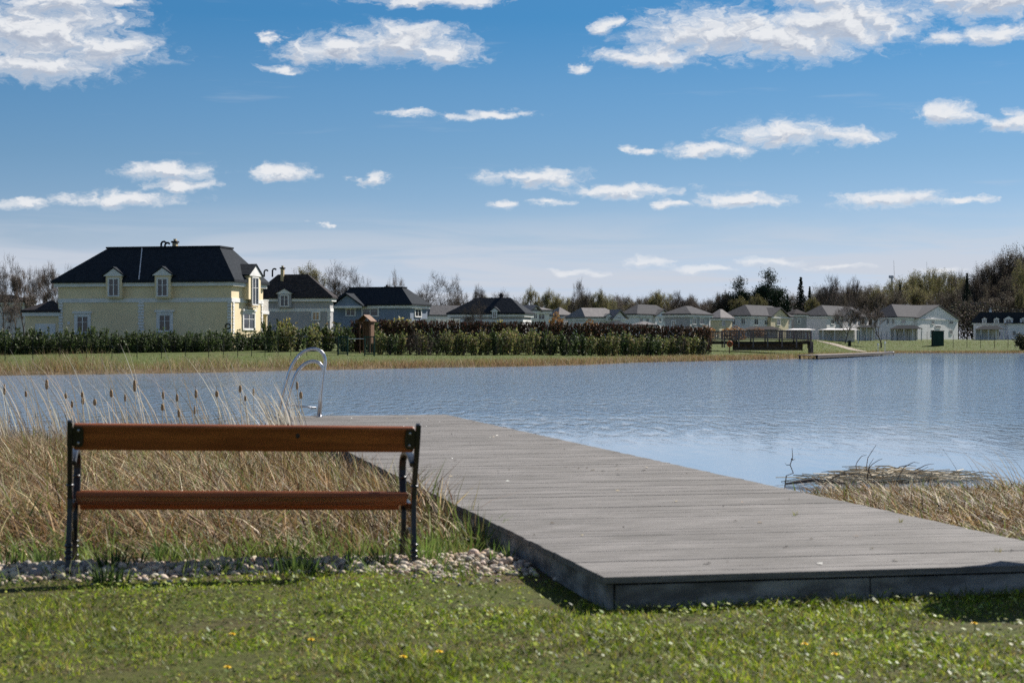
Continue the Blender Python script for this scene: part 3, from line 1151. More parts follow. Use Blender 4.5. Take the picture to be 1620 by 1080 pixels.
    board('seat_slat', 0.098, 0.405, 0.085, 0.032, R(-24), xa=0.03, xb=W - 0.03)
    board('seat_slat', 0.205, 0.372, 0.105, 0.036, R(0), xa=0.03, xb=W - 0.03)
    board('seat_slat', 0.325, 0.376, 0.105, 0.036, R(4), xa=0.03, xb=W - 0.03)
    board('seat_slat', 0.448, 0.372, 0.095, 0.036, R(-38), xa=0.03, xb=W - 0.03)
    board('seat_slat', 0.492, 0.325, 0.034, 0.050, R(6), xa=0.03, xb=W - 0.03)
    return root


# ------------------------------------------------------------------ ladder at the dock end
def build_ladder():
    base = P(506, 660, 26.5)
    root = empty('swim_ladder', (base.x, 26.45, DOCK_Z))
    tag(root, 'polished steel swim ladder with two curved handrails on the dock', 'ladder')

    def hoop(y, hgt, x0, w):
        up = [(x0, y, -0.02), (x0 + 0.02, y, 0.25), (x0 + 0.05 * hgt, y, hgt * 0.55)]
        top = bez((x0 + 0.085 * hgt, y, hgt * 0.80), (x0 + 0.10 * hgt, y, hgt * 1.08), (x0 - w * 0.62, y, hgt * 1.10), (x0 - w * 0.90, y, hgt * 0.66), 12)
        down = [(x0 - w * 1.12, y, hgt * 0.30), (x0 - w * 1.28, y, -0.10), (x0 - w * 1.30, y, -0.9)]
        return up + top + down
    pa = hoop(0.0, 1.02, 0.0, 0.50)
    pb = hoop(0.55, 0.83, -0.075, 0.42)
    for p in (pa, pb):
        MB().tube(p, 0.025, 10).build('handrail', M_steel, root, smooth=True)
    for k in range(3):
        a, b = Vector(pa[-1]), Vector(pb[-1])
        z = -0.15 - 0.25 * k
        MB().tube([(a.x, 0.0, z), (b.x, 0.55, z)], 0.016, 8).build('rung', M_steel, root, smooth=True)
    MB().tube([(-0.05, 0.02, 0.14), (-0.50, 0.0, 0.19)], 0.013, 8).build('brace', M_steel, root, smooth=True)
    for x_, y_ in ((0.0, 0.0), (-0.075, 0.55)):
        MB().tube([(x_, y_, -0.004), (x_, y_, 0.014)], 0.055, 14).build('flange', M_steel, root, smooth=False)


# ------------------------------------------------------------------ cattails, plants, flowers
def build_cattails():
    heads = [(7, 616), (41, 623), (74, 608), (104, 626), (114, 639), (130, 624), (131, 634), (150, 636), (176, 622), (198, 629), (213, 610),
             (258, 625), (257, 644), (280, 629), (310, 623), (308, 649), (343, 623), (380, 615), (388, 630), (401, 620), (470, 610), (476, 625), (283, 653)]
    for i, (px, py) in enumerate(heads):
        d = random.uniform(23.2, 25.2)
        c = P(px, py, d)
        lean = random.uniform(-0.02, 0.10)
        root = empty('cattail', (c.x + lean, d, WZ - 0.05))
        hz = c.z - (WZ - 0.05)
        ln = random.uniform(0.028, 0.05) * (1.5 if (px, py) in ((74, 608), (213, 610), (7, 616)) else 1.0)
        st = MB().tube([(0, 0, 0), (-lean * 0.3, 0, hz * 0.5), (-lean, 0, hz - ln)], [0.006, 0.005, 0.0045], 5)
        st.tube([(-lean, 0, hz + ln), (-lean * 1.1, 0, hz + ln + random.uniform(0.03, 0.09))], 0.003, 4)
        st.build('stalk', M_stalk, root)
        r = random.uniform(0.015, 0.024)
        mb = MB()
        mb.tube([(-lean, 0, hz - ln - 0.008), (-lean, 0, hz - ln), (-lean, 0, hz - ln * 0.3), (-lean, 0, hz + ln * 0.4), (-lean, 0, hz + ln), (-lean, 0, hz + ln + 0.01)], [r * 0.4, r * 0.85, r, r * 0.95, r * 0.8, r * 0.3], 9)
        mb.build('seed_head', M_cattail, root, smooth=True)
        tag(root, 'brown cattail seed head on a thin stalk among the pale reeds', 'cattail', 'cattails in the reeds behind the bench')


def leaf_clump(name, label, cat, loc, n, h, spread, cols, w=0.012, group=None, droop=0.35, extra=None):
    pts = np.stack([rng.normal(0, spread, n), rng.normal(0, spread, n), np.full(n, -0.01)], 1)
    az = np.arctan2(pts[:, 1], pts[:, 0]) + rng.normal(0, 0.5, n)
    v, q, c = blades(pts, h * rng.uniform(0.6, 1.1, n), w * rng.uniform(0.7, 1.2, n), az, rng.uniform(0.02, 0.35, n), rng.uniform(0, droop, n), palette(n, cols, 0.18), 4)
    o = link(name, np_mesh(name, v, q, c, M_blade))
    o.location = loc
    tag(o, label, cat, group)
    return o


def build_plants():
    dk = [(0.05, 0.085, 0.022), (0.07, 0.115, 0.028), (0.038, 0.065, 0.020)]
    lg = [(0.12, 0.19, 0.04), (0.09, 0.15, 0.03), (0.17, 0.22, 0.06)]
    spots = [((176, 905, 'dark green daffodil leaf clump with one yellow flower beside the bench foot'), 46, 0.16, 0.035, dk),
             ((168, 925, 'sprawling dark green leaf clump at the lawn edge under the bench'), 44, 0.11, 0.042, dk),
             ((468, 908, 'largest dark green leaf clump in the gravel under the bench'), 80, 0.14, 0.065, dk),
             ((561, 900, 'narrow bright green leaf clump in the gravel near the bench middle'), 22, 0.12, 0.02, dk + lg),
             ((607, 899, 'green leaf clump in the gravel beside the bench end'), 30, 0.13, 0.028, dk),
             ((251, 888, 'slim upright green leaf tuft behind the shaded gravel'), 9, 0.14, 0.010, lg + dk),
             ((221, 895, 'single dark upright leaf tuft rising from the shaded gravel'), 9, 0.12, 0.008, dk),
             ((72, 893, 'dark green leaf tuft outside the bench foot'), 18, 0.12, 0.03, dk),
             ((14, 903, 'dark green leaf tuft at the picture edge in gravel'), 20, 0.12, 0.03, dk),
             ((672, 890, 'fresh green grass tuft just outside the bench end'), 40, 0.20, 0.035, lg),
             ((778, 895, 'slender green stem in the gravel beside the dock'), 8, 0.16, 0.008, lg),
             ((806, 890, 'upright green blade tuft beside the dock corner'), 8, 0.13, 0.010, lg)]
    for (px, py, lab), n, h, sp, cols in spots:
        d = F * EYE / (py - HOR)
        x = X(px, d)
        leaf_clump('leaf_clump', lab, 'plant', (x, d, Hf(x, d)), int(n * 1.3), h * 1.0, sp, cols, 0.012)
    # low weeds in the gravel and along both its edges: uncountable
    n = 9000
    x, y = scatter(n, -3.9, 0.9, 8.6, 11.4)
    f, b = gravel_line(x)
    tuft = nz2(x, y, 5.1, 2.2) + 0.5 * nz2(x, y, 11.0, 4.0)
    ok = ((np.abs(y - f) < 0.13) & (tuft > 0.15)) | ((y > b - 0.10) & (y < b + 0.55) & (tuft > 0.0)) | ((y > f) & (y < b) & (tuft > 0.6))
    ok &= ~on_dock(x, y, 0.03)
    x, y = x[ok], y[ok]
    n = len(x)
    v_, q_, c_ = blades(np.stack([x, y, H(x, y) - 0.005], 1), rng.uniform(0.04, 0.15, n), rng.uniform(0.005, 0.010, n), rng.uniform(0, 6.28, n), rng.uniform(0, 0.5, n), rng.uniform(0, 0.6, n), palette(n, lg + [(0.20, 0.26, 0.05), (0.08, 0.13, 0.03)], 0.2), 3)
    tag(link('weeds', np_mesh('weeds', v_, q_, c_, M_blade)), 'green weeds sprouting along the edges of the gravel strip', 'weeds', kind='stuff')
    # tall green shoots along the dock side
    shoots = [(716, 842, 0.38, 'tallest green reed shoot beside the dock edge'), (742, 855, 0.30, 'green reed shoot tuft beside the dock, nearer the gravel'), (757, 862, 0.26, 'short green reed shoot tuft beside the dock edge near stones')]
    for px, py, h, lab in shoots:
        d = F * EYE / (py - HOR) * 1.0
        x = X(px, d)
        leaf_clump('reed_shoot', lab, 'plant', (x, d, Hf(x, d)), 20, h, 0.05, lg + [(0.25, 0.22, 0.09)], 0.011, droop=0.5)
    # sprouts between the planks
    for px, py, lab in ((1425, 826, 'small yellow green sprout growing between dock planks, farther one'), (1580, 872, 'small yellow green sprout growing between dock planks near the picture edge'), (1257, 815, 'tiny reddish sprout between the dock planks')):
        d = F * (EYE - DOCK_Z) / (py - HOR)
        leaf_clump('sprout', lab, 'sprout', (X(px, d), d, DOCK_Z), 7, 0.05, 0.006, [(0.30, 0.26, 0.05), (0.2, 0.22, 0.05)], 0.006)
    # dandelions
    flowers = [(1273, 1016, 'dandelion below the dock front, the farther of the middle pair'), (1320, 1034, 'dandelion low in the lawn, the nearer of the middle pair'), (1541, 986, 'dandelion beside the dark shadow on the lawn'),
               (695, 1032, 'single bright dandelion in the lawn middle'), (638, 1040, 'double dandelion head just beside the bright lawn dandelion'), (492, 1014, 'pale dandelion below the bench end'),
               (360, 1055, 'dandelion low in the lawn below the bench'), (368, 1005, 'small dandelion under the bench middle in the lawn'), (184, 857, 'yellow daffodil flower on dark leaves beside bench foot')]
    for px, py, lab in flowers:
        if py == 857:
            d = F * EYE / (905 - HOR)
            zt = Z(py, d)
        else:
            d = F * (EYE - 0.03) / (py - HOR)
            zt = 0.035
        x = X(px, d)
        root = empty('flower', (x, d, Hf(x, d)))
        tag(root, lab, 'flower')
        MB().tube([(0, 0, -0.01), (0.004, 0, zt * 0.6), (0, 0, zt)], 0.0022, 5).build('stem', M_MATG, root)
        mb = MB()
        for ring, (rr_, k, tz) in enumerate(((0.015, 18, 0.002), (0.011, 14, 0.005), (0.006, 9, 0.008))):
            for j in range(k):
                a = 2 * math.pi * (j + random.random() * 0.5) / k
                ca, sa = math.cos(a), math.sin(a)
                wv = 0.0034
                mb.poly([(-sa * wv * 0.4, ca * wv * 0.4, zt), (sa * wv * 0.4, -ca * wv * 0.4, zt), (ca * rr_ + sa * wv, sa * rr_ - ca * wv, zt + tz), (ca * rr_ - sa * wv, sa * rr_ + ca * wv, zt + tz)])
        mb.build('petals', M_petal, root)


M_MATG = pmat('green_stem', (0.10, 0.16, 0.04), (0.07, 0.12, 0.03), 20, 0.6)


def build_debris():
    # mat of washed-up stalks in the shallows, and branches on it
    n = 420
    px = np.clip(rng.normal(1415, 58, n), 1290, 1530)
    d = 19.3 + rng.uniform(-0.45, 0.6, n) + (px - 1400) * 0.002
    x = (px - 810) / F * d
    mb = MB()
    for i in range(n):
        ln = random.uniform(0.08, 0.5)
        a = random.gauss(0.0, 0.32) + (math.pi if random.random() < 0.5 else 0)
        zb = WZ + random.uniform(0.0, 0.10) * max(0.2, 1 - abs(px[i] - 1400) / 130)
        e = Vector((math.cos(a) * ln, math.sin(a) * ln * 1.4, random.uniform(-0.02, 0.05)))
        p = Vector((x[i], d[i], zb))
        m = p + e * 0.5 + Vector((0, 0, random.uniform(0, 0.03)))
        r = random.uniform(0.003, 0.008)
        mb.tube([p, m, p + e], [r, r, r * 0.7], 4, caps=False)
    o = mb.build('reed_debris', M_stalk)
    tag(o, 'mat of washed-up dry reed stalks floating by the shore', 'debris', kind='stuff')
    arcs = MB()
    for i in range(24):
        pxx = random.uniform(1285, 1440)
        dd = random.uniform(18.7, 19.6)
        p = Vector((X(pxx, dd), dd, WZ))
        pts = [p.copy()]
        dv = Vector((random.uniform(-0.5, 1.0), random.uniform(-0.2, 0.2), random.uniform(0.05, 0.5))).normalized()
        for k in range(6):
            dv = (dv + Vector((random.gauss(0.10, 0.25), random.gauss(0, 0.15), random.gauss(-0.16, 0.16)))).normalized()
            q_ = pts[-1] + dv * random.uniform(0.04, 0.10)
            q_.z = max(q_.z, WZ + 0.004)
            pts.append(q_)
        arcs.tube(pts, [0.006, 0.006, 0.005, 0.005, 0.004, 0.003, 0.002], 4, caps=False)
    o = arcs.build('dead_branches', M_stick)
    tag(o, 'tangle of thin dark dead branches on the reed mat', 'branches', kind='stuff')
    # lone dead twig
    d = 17.6
    mb = MB()
    pts = [P(1240, 770, d), P(1244, 752, d), P(1255, 748, d), P(1250, 735, d), P(1254, 722, d), P(1253, 708, d)]
    pts[0].z = WZ - 0.02
    mb.tube(pts, [0.007, 0.006, 0.006, 0.005, 0.004, 0.002], 5)
    mb.tube([P(1250, 735, d), P(1244, 735, d + 0.05), P(1242, 732, d + 0.05)], [0.004, 0.003, 0.002], 4)
    mb.tube([P(1252, 728, d), P(1258, 726, d)], [0.003, 0.002], 4)
    iv, jf = ico(2)
    c = P(1253, 726, d)
    i0 = len(mb.v)
    mb.v += [(c.x + q[0] * 0.012, c.y + q[1] * 0.012, c.z + q[2] * 0.009) for q in iv]
    mb.f += [tuple(int(a) + i0 for a in f_) for f_ in jf]
    tag(mb.build('dead_twig', M_stick), 'lone crooked dead twig standing in the shallows beside the dock', 'twig')
    mb = MB()
    d = 18.6
    a, b = P(1243, 768, d), P(1340, 762, d)
    a.z = b.z = WZ + 0.02
    mb.tube([a, (a + b) / 2 + Vector((0, 0.1, 0.03)), b], [0.012, 0.022, 0.014], 6)
    tag(mb.build('driftwood', M_stick), 'thin dark driftwood branch lying flat in the shallows', 'driftwood')


build_lawn()
build_dry_grass()
build_far_grass()
build_reeds()
build_gravel()
build_dock()
build_bench()
build_ladder()
build_cattails()
build_plants()
build_debris()


# ------------------------------------------------------------------ trees
def tree_skeleton(seed, levels=5, spread=0.62, up=0.30, trunk=0.30, kids=(2, 3), ratio=0.74, shoot=0.62):
    """branch segments (p0, p1, r0, r1, level) of a tree about 10 m tall"""
    rs = random.Random(seed)
    segs = []

    def grow(p, d, ln, r, lev):
        n = 3 if lev < 2 else 2
        q = p.copy()
        dd = d.copy()
        for i in range(n):
            dd = (dd + Vector((rs.gauss(0, 0.13), rs.gauss(0, 0.13), rs.gauss(0.02, 0.07)))).normalized()
            e = q + dd * ln / n
            r1 = r * (1 - 0.38 * (i + 1) / n)
            segs.append((q.copy(), e.copy(), r * (1 - 0.38 * i / n), r1, lev))
            if lev < levels and (i > 0 or lev > 0) and rs.random() < (shoot if lev > 0 else 0.9):
                a = rs.uniform(0, 6.283)
                side = dd.orthogonal().normalized()
                side.rotate(Matrix.Rotation(a, 3, dd))
                nd = (dd * (1 - spread) + side * spread + Vector((0, 0, up * 0.55))).normalized()
                grow(e, nd, ln * ratio * rs.uniform(0.65, 1.0), r1 * 0.62, lev + 1)
            q = e
        if lev < levels:
            k = rs.randint(*kids)
            a0 = rs.uniform(0, 6.283)
            for j in range(k):
                side = dd.orthogonal().normalized()
                side.rotate(Matrix.Rotation(a0 + 6.283 * j / k + rs.gauss(0, 0.3), 3, dd))
                sp = spread * rs.uniform(0.5, 1.1)
                nd = (dd * (1 - sp) + side * sp + Vector((0, 0, up))).normalized()
                grow(q, nd, ln * ratio * rs.uniform(0.75, 1.1), r * 0.62 * rs.uniform(0.75, 1.0), lev + 1)

    grow(Vector((0, 0, 0)), Vector((0, 0, 1)), 10 * trunk, 0.17, 0)
    zmax = max(s[1].z for s in segs)
    k = 10.0 / zmax
    return [(a * k, b * k, r0, r1, l) for a, b, r0, r1, l in segs]


def tubes_np(segs, sides, rmin, col):
    V, Q, C = [], [], []
    o = 0
    cc = np.array(col)
    for (a, b, r0, r1, lev) in segs:
        d = (b - a)
        if d.length < 1e-5:
            continue
        d.normalize()
        u = d.orthogonal().normalized()
        w = d.cross(u)
        r0 = max(r0, rmin)
        r1 = max(r1, rmin * 0.75)
        for p, r in ((a, r0), (b, r1)):
            for k in range(sides):
                t = 6.283 * k / sides
                V.append(p + (u * math.cos(t) + w * math.sin(t)) * r)
        for k in range(sides):
            Q.append((o + k, o + (k + 1) % sides, o + sides + (k + 1) % sides, o + sides + k))
        c = cc * random.uniform(0.8, 1.2)
        C += [c] * (2 * sides)
        o += 2 * sides
    return np.array([tuple(v) for v in V]), np.array(Q), np.array(C)


def leaf_quads(centers, size, cols, var=0.25, flat=0.0):
    """randomly turned small leaf faces"""
    n = len(centers)
    s = np.broadcast_to(size, n) * rng.uniform(0.6, 1.3, n)
    a = rng.normal(0, 1, (n, 3))
    a[:, 2] *= (1 - flat)
    a /= np.linalg.norm(a, axis=1)[:, None]
    b = rng.normal(0, 1, (n, 3))
    b[:, 2] *= (1 - flat)
    b = np.cross(a, b)
    b /= np.linalg.norm(b, axis=1)[:, None]
    V = np.empty((n, 4, 3))
    V[:, 0] = centers - a * s[:, None]
    V[:, 1] = centers - b * s[:, None] * 0.55
    V[:, 2] = centers + a * s[:, None]
    V[:, 3] = centers + b * s[:, None] * 0.55
    c = palette(n, cols, var)
    return V.reshape(-1, 3), np.arange(4 * n).reshape(n, 4), np.repeat(c, 4, 0)


def make_tree(kind, seed):
    """root Empty > trunk, crown, 10 m tall at the origin; returned unlinked to any place yet"""
    root = empty(kind)
    bark = (0.12, 0.10, 0.088)
    if kind == 'bare_tree' or kind == 'budding_tree' or kind == 'broad_tree' or kind == 'slim_tree':
        kw = {'bare_tree': dict(levels=5, spread=0.55, up=0.24, trunk=0.24),
              'budding_tree': dict(levels=5, spread=0.5, up=0.26, trunk=0.22),
              'broad_tree': dict(levels=5, spread=0.72, up=0.14, trunk=0.20, ratio=0.76),
              'slim_tree': dict(levels=5, spread=0.34, up=0.42, trunk=0.26)}[kind]
        segs = tree_skeleton(seed, **kw)
        low = [s for s in segs if s[4] <= 1]
        high = [s for s in segs if s[4] > 1]
        v, q, c = tubes_np(low, 6, 0.06, bark)
        link('trunk', np_mesh('trunk', v, q, c, M_twig), None, root)
        parts = [tubes_np(high, 3, 0.013, (0.115, 0.094, 0.082))]
        ends = [s for s in segs if s[4] >= 4]
        # fine twigs at the branch ends
        tw = []
        for s in ends:
            d0 = (s[1] - s[0]).normalized()
            for j in range(2 if kind != 'slim_tree' else 2):
                dv = (d0 + Vector((random.gauss(0, 0.45), random.gauss(0, 0.45), random.gauss(0.15, 0.4)))).normalized()
                tw.append((s[1], s[1] + dv * random.uniform(0.25, 0.6), 0.008, 0.005, 6))
        parts.append(tubes_np(tw, 3, 0.008, (0.145, 0.118, 0.103)))
        if kind == 'budding_tree':
            ctr = np.array([tuple(s[1] + Vector((random.gauss(0, 0.12), random.gauss(0, 0.12), random.gauss(0, 0.12)))) for s in tw for _ in range(2)])
            parts.append(leaf_quads(ctr, 0.075, [(0.24, 0.23, 0.08), (0.19, 0.19, 0.06), (0.28, 0.24, 0.10), (0.18, 0.15, 0.08)]))
        v, q, c = join(parts)
        link('crown', np_mesh('crown', v, q, c, M_twig if kind != 'budding_tree' else M_leaf), None, root)
    elif kind == 'spruce_tree':
        v, q, c = tubes_np([(Vector((0, 0, 0)), Vector((0, 0, 9.8)), 0.2, 0.02, 0)], 6, 0.02, bark)
        link('trunk', np_mesh('trunk', v, q, c, M_twig), None, root)
        cen = []
        for k in range(30):
            z = 1.0 + 8.9 * (k / 29.0) ** 0.9
            rr = (10.1 - z) * 0.27 * random.uniform(0.75, 1.15)
            nb = 9
            for j in range(nb):
                a = random.uniform(0, 6.283)
                for m in range(16):
                    f = random.random() ** 0.7
                    cen.append((math.cos(a) * rr * f + random.gauss(0, 0.07), math.sin(a) * rr * f + random.gauss(0, 0.07), z - 0.30 * rr * f + 0.10 * f * f * rr + random.gauss(0, 0.05) - (0.12 * random.random() * f)))
        v, q, c = leaf_quads(np.array(cen), 0.13, [(0.018, 0.032, 0.020), (0.026, 0.044, 0.026), (0.013, 0.024, 0.017)], flat=0.4)
        link('crown', np_mesh('crown', v, q, c, M_needle), None, root)
    elif kind == 'pine_tree':
        segs = tree_skeleton(seed, levels=3, spread=0.75, up=0.16, trunk=0.24, ratio=0.74)
        v, q, c = tubes_np([s for s in segs], 5, 0.035, (0.09, 0.06, 0.045))
        link('trunk', np_mesh('trunk', v, q, c, M_twig), None, root)
        cen = []
        for s in segs:
            if s[4] >= 2:
                m = s[1]
                for j in range(150):
                    g = np.array([random.gauss(0, 0.80), random.gauss(0, 0.80), random.gauss(0.05, 0.36)])
                    cen.append((m.x + g[0], m.y + g[1], m.z + g[2]))
        v, q, c = leaf_quads(np.array(cen), 0.14, [(0.022, 0.040, 0.022), (0.030, 0.052, 0.028), (0.016, 0.028, 0.018)], flat=0.2)
        link('crown', np_mesh('crown', v, q, c, M_needle), None, root)
    elif kind in ('dense_tree', 'brown_tree'):
        # woodland tree in young leaf: sparse leaf masses over the branch frame
        segs = tree_skeleton(seed, levels=4, spread=0.52, up=0.26, trunk=0.20)
        low = [s for s in segs if s[4] <= 1]
        high = [s for s in segs if s[4] > 1]
        v, q, c = tubes_np(low, 6, 0.06, bark)
        link('trunk', np_mesh('trunk', v, q, c, M_twig), None, root)
        parts = [tubes_np(high, 3, 0.02, (0.10, 0.082, 0.07))]
        ctr = []
        for s in segs:
            if s[4] >= 3:
                for j in range(16):
                    ctr.append(tuple(s[1] + Vector((random.gauss(0, 0.32), random.gauss(0, 0.32), random.gauss(0.0, 0.32)))))
        lc = [(0.105, 0.088, 0.066), (0.08, 0.066, 0.054), (0.12, 0.108, 0.07), (0.065, 0.054, 0.046)]
        parts.append(leaf_quads(np.array(ctr), 0.085, lc) if kind == 'brown_tree' else leaf_quads(np.array(ctr), 0.10, [(0.17, 0.165, 0.065), (0.13, 0.135, 0.055), (0.21, 0.19, 0.085), (0.12, 0.10, 0.065)]))
        v, q, c = join(parts)
        link('crown', np_mesh('crown', v, q, c, M_leaf), None, root)
    return root


PROTO = {}
for kd, seeds in (('bare_tree', (1, 2, 3)), ('broad_tree', (11, 12)), ('budding_tree', (21, 22)), ('slim_tree', (31, 32)), ('spruce_tree', (41,)), ('pine_tree', (51,)), ('dense_tree', (61, 62)), ('brown_tree', (71, 72, 73))):
    PROTO[kd] = [make_tree(kd, s) for s in seeds]
USED = set()


def crown_half(root):
    me = [ch for ch in root.children if ch.name.startswith('crown')][0].data
    co = np.empty(len(me.vertices) * 3, dtype=np.float32)
    me.vertices.foreach_get('co', co)
    return float(np.percentile(np.hypot(co[0::3], co[1::3]), 93))


CH = {r.name: crown_half(r) for k in PROTO for r in PROTO[k]}


def plant_tree(kind, px, d, top, wpx, label, group=None, which=None):
    """a tree whose top is at photo height `top`, crown about wpx wide, standing on the ground at depth d"""
    x = X(px, d)
    g = Hf(x, d)
    hgt = Z(top, d) - g
    k = random.randrange(len(PROTO[kind])) if which is None else which
    src = PROTO[kind][k]
    r = copy_tree(src) if src.name in USED else src
    USED.add(src.name)
    wid = wpx / F * d / 2 / CH[src.name]
    r.location = (x, d, g - 0.05)
    r.scale = (wid, wid, hgt / 10.0)
    r.rotation_euler = (0, 0, random.uniform(0, 6.28))
    tag(r, label, 'tree', group)
    return r


def build_trees():
    # behind the yellow house, picture edge
    for i, (px, top, w, d) in enumerate([(8, 402, 60, 215), (38, 424, 46, 205), (62, 420, 40, 222), (84, 415, 42, 235), (104, 418, 40, 240), (118, 422, 36, 238), (-14, 410, 60, 210)]):
        plant_tree('slim_tree' if i % 2 else 'bare_tree', px, d, top, w, 'bare twiggy tree beside the yellow house at the picture edge', 'bare trees beside the yellow house')
    plant_tree('bare_tree', 26, 172, 470, 40, 'reddish bare small tree before the garage of the yellow house')
    # behind the grey-roofed house
    for px, top, w, d, kd, lab in [(496, 417, 66, 300, 'budding_tree', 'pale budding tree rising behind the brown-roofed house'), (545, 414, 78, 300, 'bare_tree', 'wide bare tree rising between brown and dark roofed houses'),
                                   (580, 440, 36, 300, 'bare_tree', 'small bare tree behind the roof ridge of the blue house'), (626, 426, 44, 310, 'bare_tree', 'round bare tree behind the chimney end of the blue house'),
                                   (690, 430, 84, 300, 'broad_tree', 'broad bare tree rising beyond the long pale roof'), (722, 434, 48, 305, 'broad_tree', 'leaning bare tree beside the broad bare tree'),
                                   (752, 450, 28, 320, 'slim_tree', 'slim twiggy tree behind the dark hipped roof'), (790, 456, 40, 330, 'bare_tree', 'low bare tree behind the ridge of the dark hipped roof'),
                                   (753, 472, 42, 235, 'bare_tree', 'small bare garden tree in front of the dark hipped roof'),
                                   (845, 453, 30, 350, 'budding_tree', 'brownish slim tree beside the dark hipped roof'), (870, 457, 26, 350, 'budding_tree', 'pale brown budding tree between two roofs'),
                                   (885, 466, 34, 330, 'budding_tree', 'brown bushy tree beside the sunlit grey roof'), (912, 440, 44, 340, 'bare_tree', 'tall bare tree standing behind the sunlit grey roof'),
                                   (942, 457, 36, 350, 'budding_tree', 'thin budding tree behind the sunlit roof ridge'), (966, 467, 40, 360, 'dense_tree', 'olive round tree behind the sunlit roof'),
                                   (998, 474, 40, 380, 'bare_tree', 'low bare tree behind the hipped grey roof'), (1044, 460, 40, 420, 'budding_tree', 'tallest tree of the grove behind the grey roofs'),
                                   (1072, 458, 46, 420, 'bare_tree', 'dark dense bare tree of the grove behind the grey roofs'), (1098, 470, 36, 425, 'bare_tree', 'lower bare tree of the grove before the pine'),
                                   (1134, 458, 30, 430, 'slim_tree', 'pale thin tree next to the big pine'), (1118, 472, 34, 430, 'bare_tree', 'short brown tree next to the big pine'),
                                   (1174, 443, 62, 430, 'pine_tree', 'broad dark pine, the wider of two behind the pale gabled house'), (1208, 432, 68, 435, 'pine_tree', 'tall dark pine, the higher of two behind the pale gabled house'),
                                   (1267, 438, 32, 440, 'spruce_tree', 'dark spiky spruce behind the pale houses'), (1281, 453, 22, 442, 'spruce_tree', 'small spruce beside the taller spruce'),
                                   (1246, 465, 20, 440, 'spruce_tree', 'low dark conifer between pine and spruce'),
                                   (1170, 470, 36, 425, 'budding_tree', 'brown bushy tree under the broad pine'), (1196, 466, 26, 420, 'budding_tree', 'yellow green bushy tree under the pines'), (1281, 468, 26, 430, 'budding_tree', 'yellowish tree below the spiky spruce'),
                                   (1324, 434, 56, 440, 'bare_tree', 'bare tree holding a dark bird nest ball'), (1352, 438, 40, 445, 'slim_tree', 'bare tree to one side of the nest tree'), (1308, 452, 36, 445, 'bare_tree', 'bare twiggy tree between spruce and nest tree')]:
        plant_tree(kd, px, d, top, w, lab)
    # the park trees on the far lawn
    plant_tree('bare_tree', 1337, 355, 476, 64, 'single bare tree on the far lawn beside the waste bin')
    plant_tree('slim_tree', 1394, 350, 482, 52, 'slim bare tree standing alone on the far lawn before pale house')
    # the tree belt and the wood
    belt = []
    for i in range(22):
        belt.append((1285 + i * 15 + random.uniform(-6, 6), random.uniform(452, 470), random.uniform(34, 56), random.uniform(470, 520)))
    for px, top, w, d in belt:
        kd = random.choice(['brown_tree', 'budding_tree', 'brown_tree', 'bare_tree', 'brown_tree'])
        plant_tree(kd, px, d, top, w, 'brownish tree of the belt behind the pale houses', 'tree belt behind the pale houses')
    for i, (px, top) in enumerate([(1408, 452), (1424, 447), (1440, 446), (1452, 437), (1466, 434), (1480, 434), (1494, 436), (1508, 440), (1520, 447), (1432, 462), (1486, 452), (1510, 456), (1462, 458)]):
        plant_tree('dense_tree', px, 540 + 12 * (i % 4), top - 7, 50, 'olive green tree of the rounded grove behind the pale houses', 'olive grove behind the pale houses')
    for px, top in ((1424, 450), (1456, 452)):
        plant_tree('spruce_tree', px, 500, top, 22, 'dark conifer within the olive grove', 'dark conifers in the olive grove')
    for i in range(58):
        px = 925 + i * 8.6 + random.uniform(-3, 3)
        top = np.interp(px, [925, 1020, 1075, 1130, 1280, 1345, 1420], [472, 463, 461, 470, 464, 450, 456]) + random.uniform(-2, 12)
        plant_tree(random.choice(['brown_tree', 'brown_tree', 'brown_tree', 'bare_tree']), px, random.uniform(455, 500), top, random.uniform(30, 46), 'brown tree of the long belt behind the pale row', 'long tree belt behind the pale row')
    for i in range(36):
        px = 640 + i * 14.5 + random.uniform(-6, 6)
        plant_tree(random.choice(['brown_tree', 'brown_tree', 'bare_tree', 'budding_tree']), px, random.uniform(420, 445), random.uniform(463, 482), random.uniform(26, 40), 'low brown tree of the belt behind the central roofs', 'tree belt behind the central roofs')
    for i in range(16):
        px = 1528 + i * 8 + random.uniform(-3, 3)
        plant_tree('brown_tree', px, random.uniform(505, 525), np.interp(px, [1528, 1570, 1610, 1660], [440, 416, 396, 392]) + random.uniform(0, 22), random.uniform(30, 44), 'dark twiggy tree of the wood at the picture edge', 'dark wood at the picture edge')
    for i, (px, top) in enumerate([(1478, 426), (1500, 428), (1516, 428)]):
        plant_tree('slim_tree', px, 570, top, 26, 'thin pale tree poking above the olive grove', 'thin trees above the olive grove')
    for i, (px, top, w) in enumerate([(1530, 434, 34), (1545, 424, 46), (1558, 418, 46), (1572, 410, 52), (1586, 400, 54), (1600, 392, 60), (1616, 386, 60), (1632, 384, 60), (1650, 388, 60), (1538, 452, 44), (1556, 446, 44), (1574, 440, 48), (1590, 436, 50), (1606, 430, 50), (1624, 430, 50), (1640, 430, 50), (1548, 470, 46), (1568, 466, 46), (1590, 462, 46), (1612, 460, 46), (1632, 462, 46), (1525, 468, 36)]):
        kd = ['bare_tree', 'brown_tree', 'brown_tree', 'brown_tree', 'brown_tree'][i % 5] if i > 8 else ['brown_tree', 'bare_tree', 'brown_tree'][i % 3]
        plant_tree(kd, px, 500 - (i // 9) * 12 + random.uniform(-5, 5), top, w, 'dark twiggy tree of the wood at the picture edge', 'dark wood at the picture edge')
    plant_tree('dense_tree', 1612, 470, 412, 40, 'green leafed tree at the front of the dark wood')
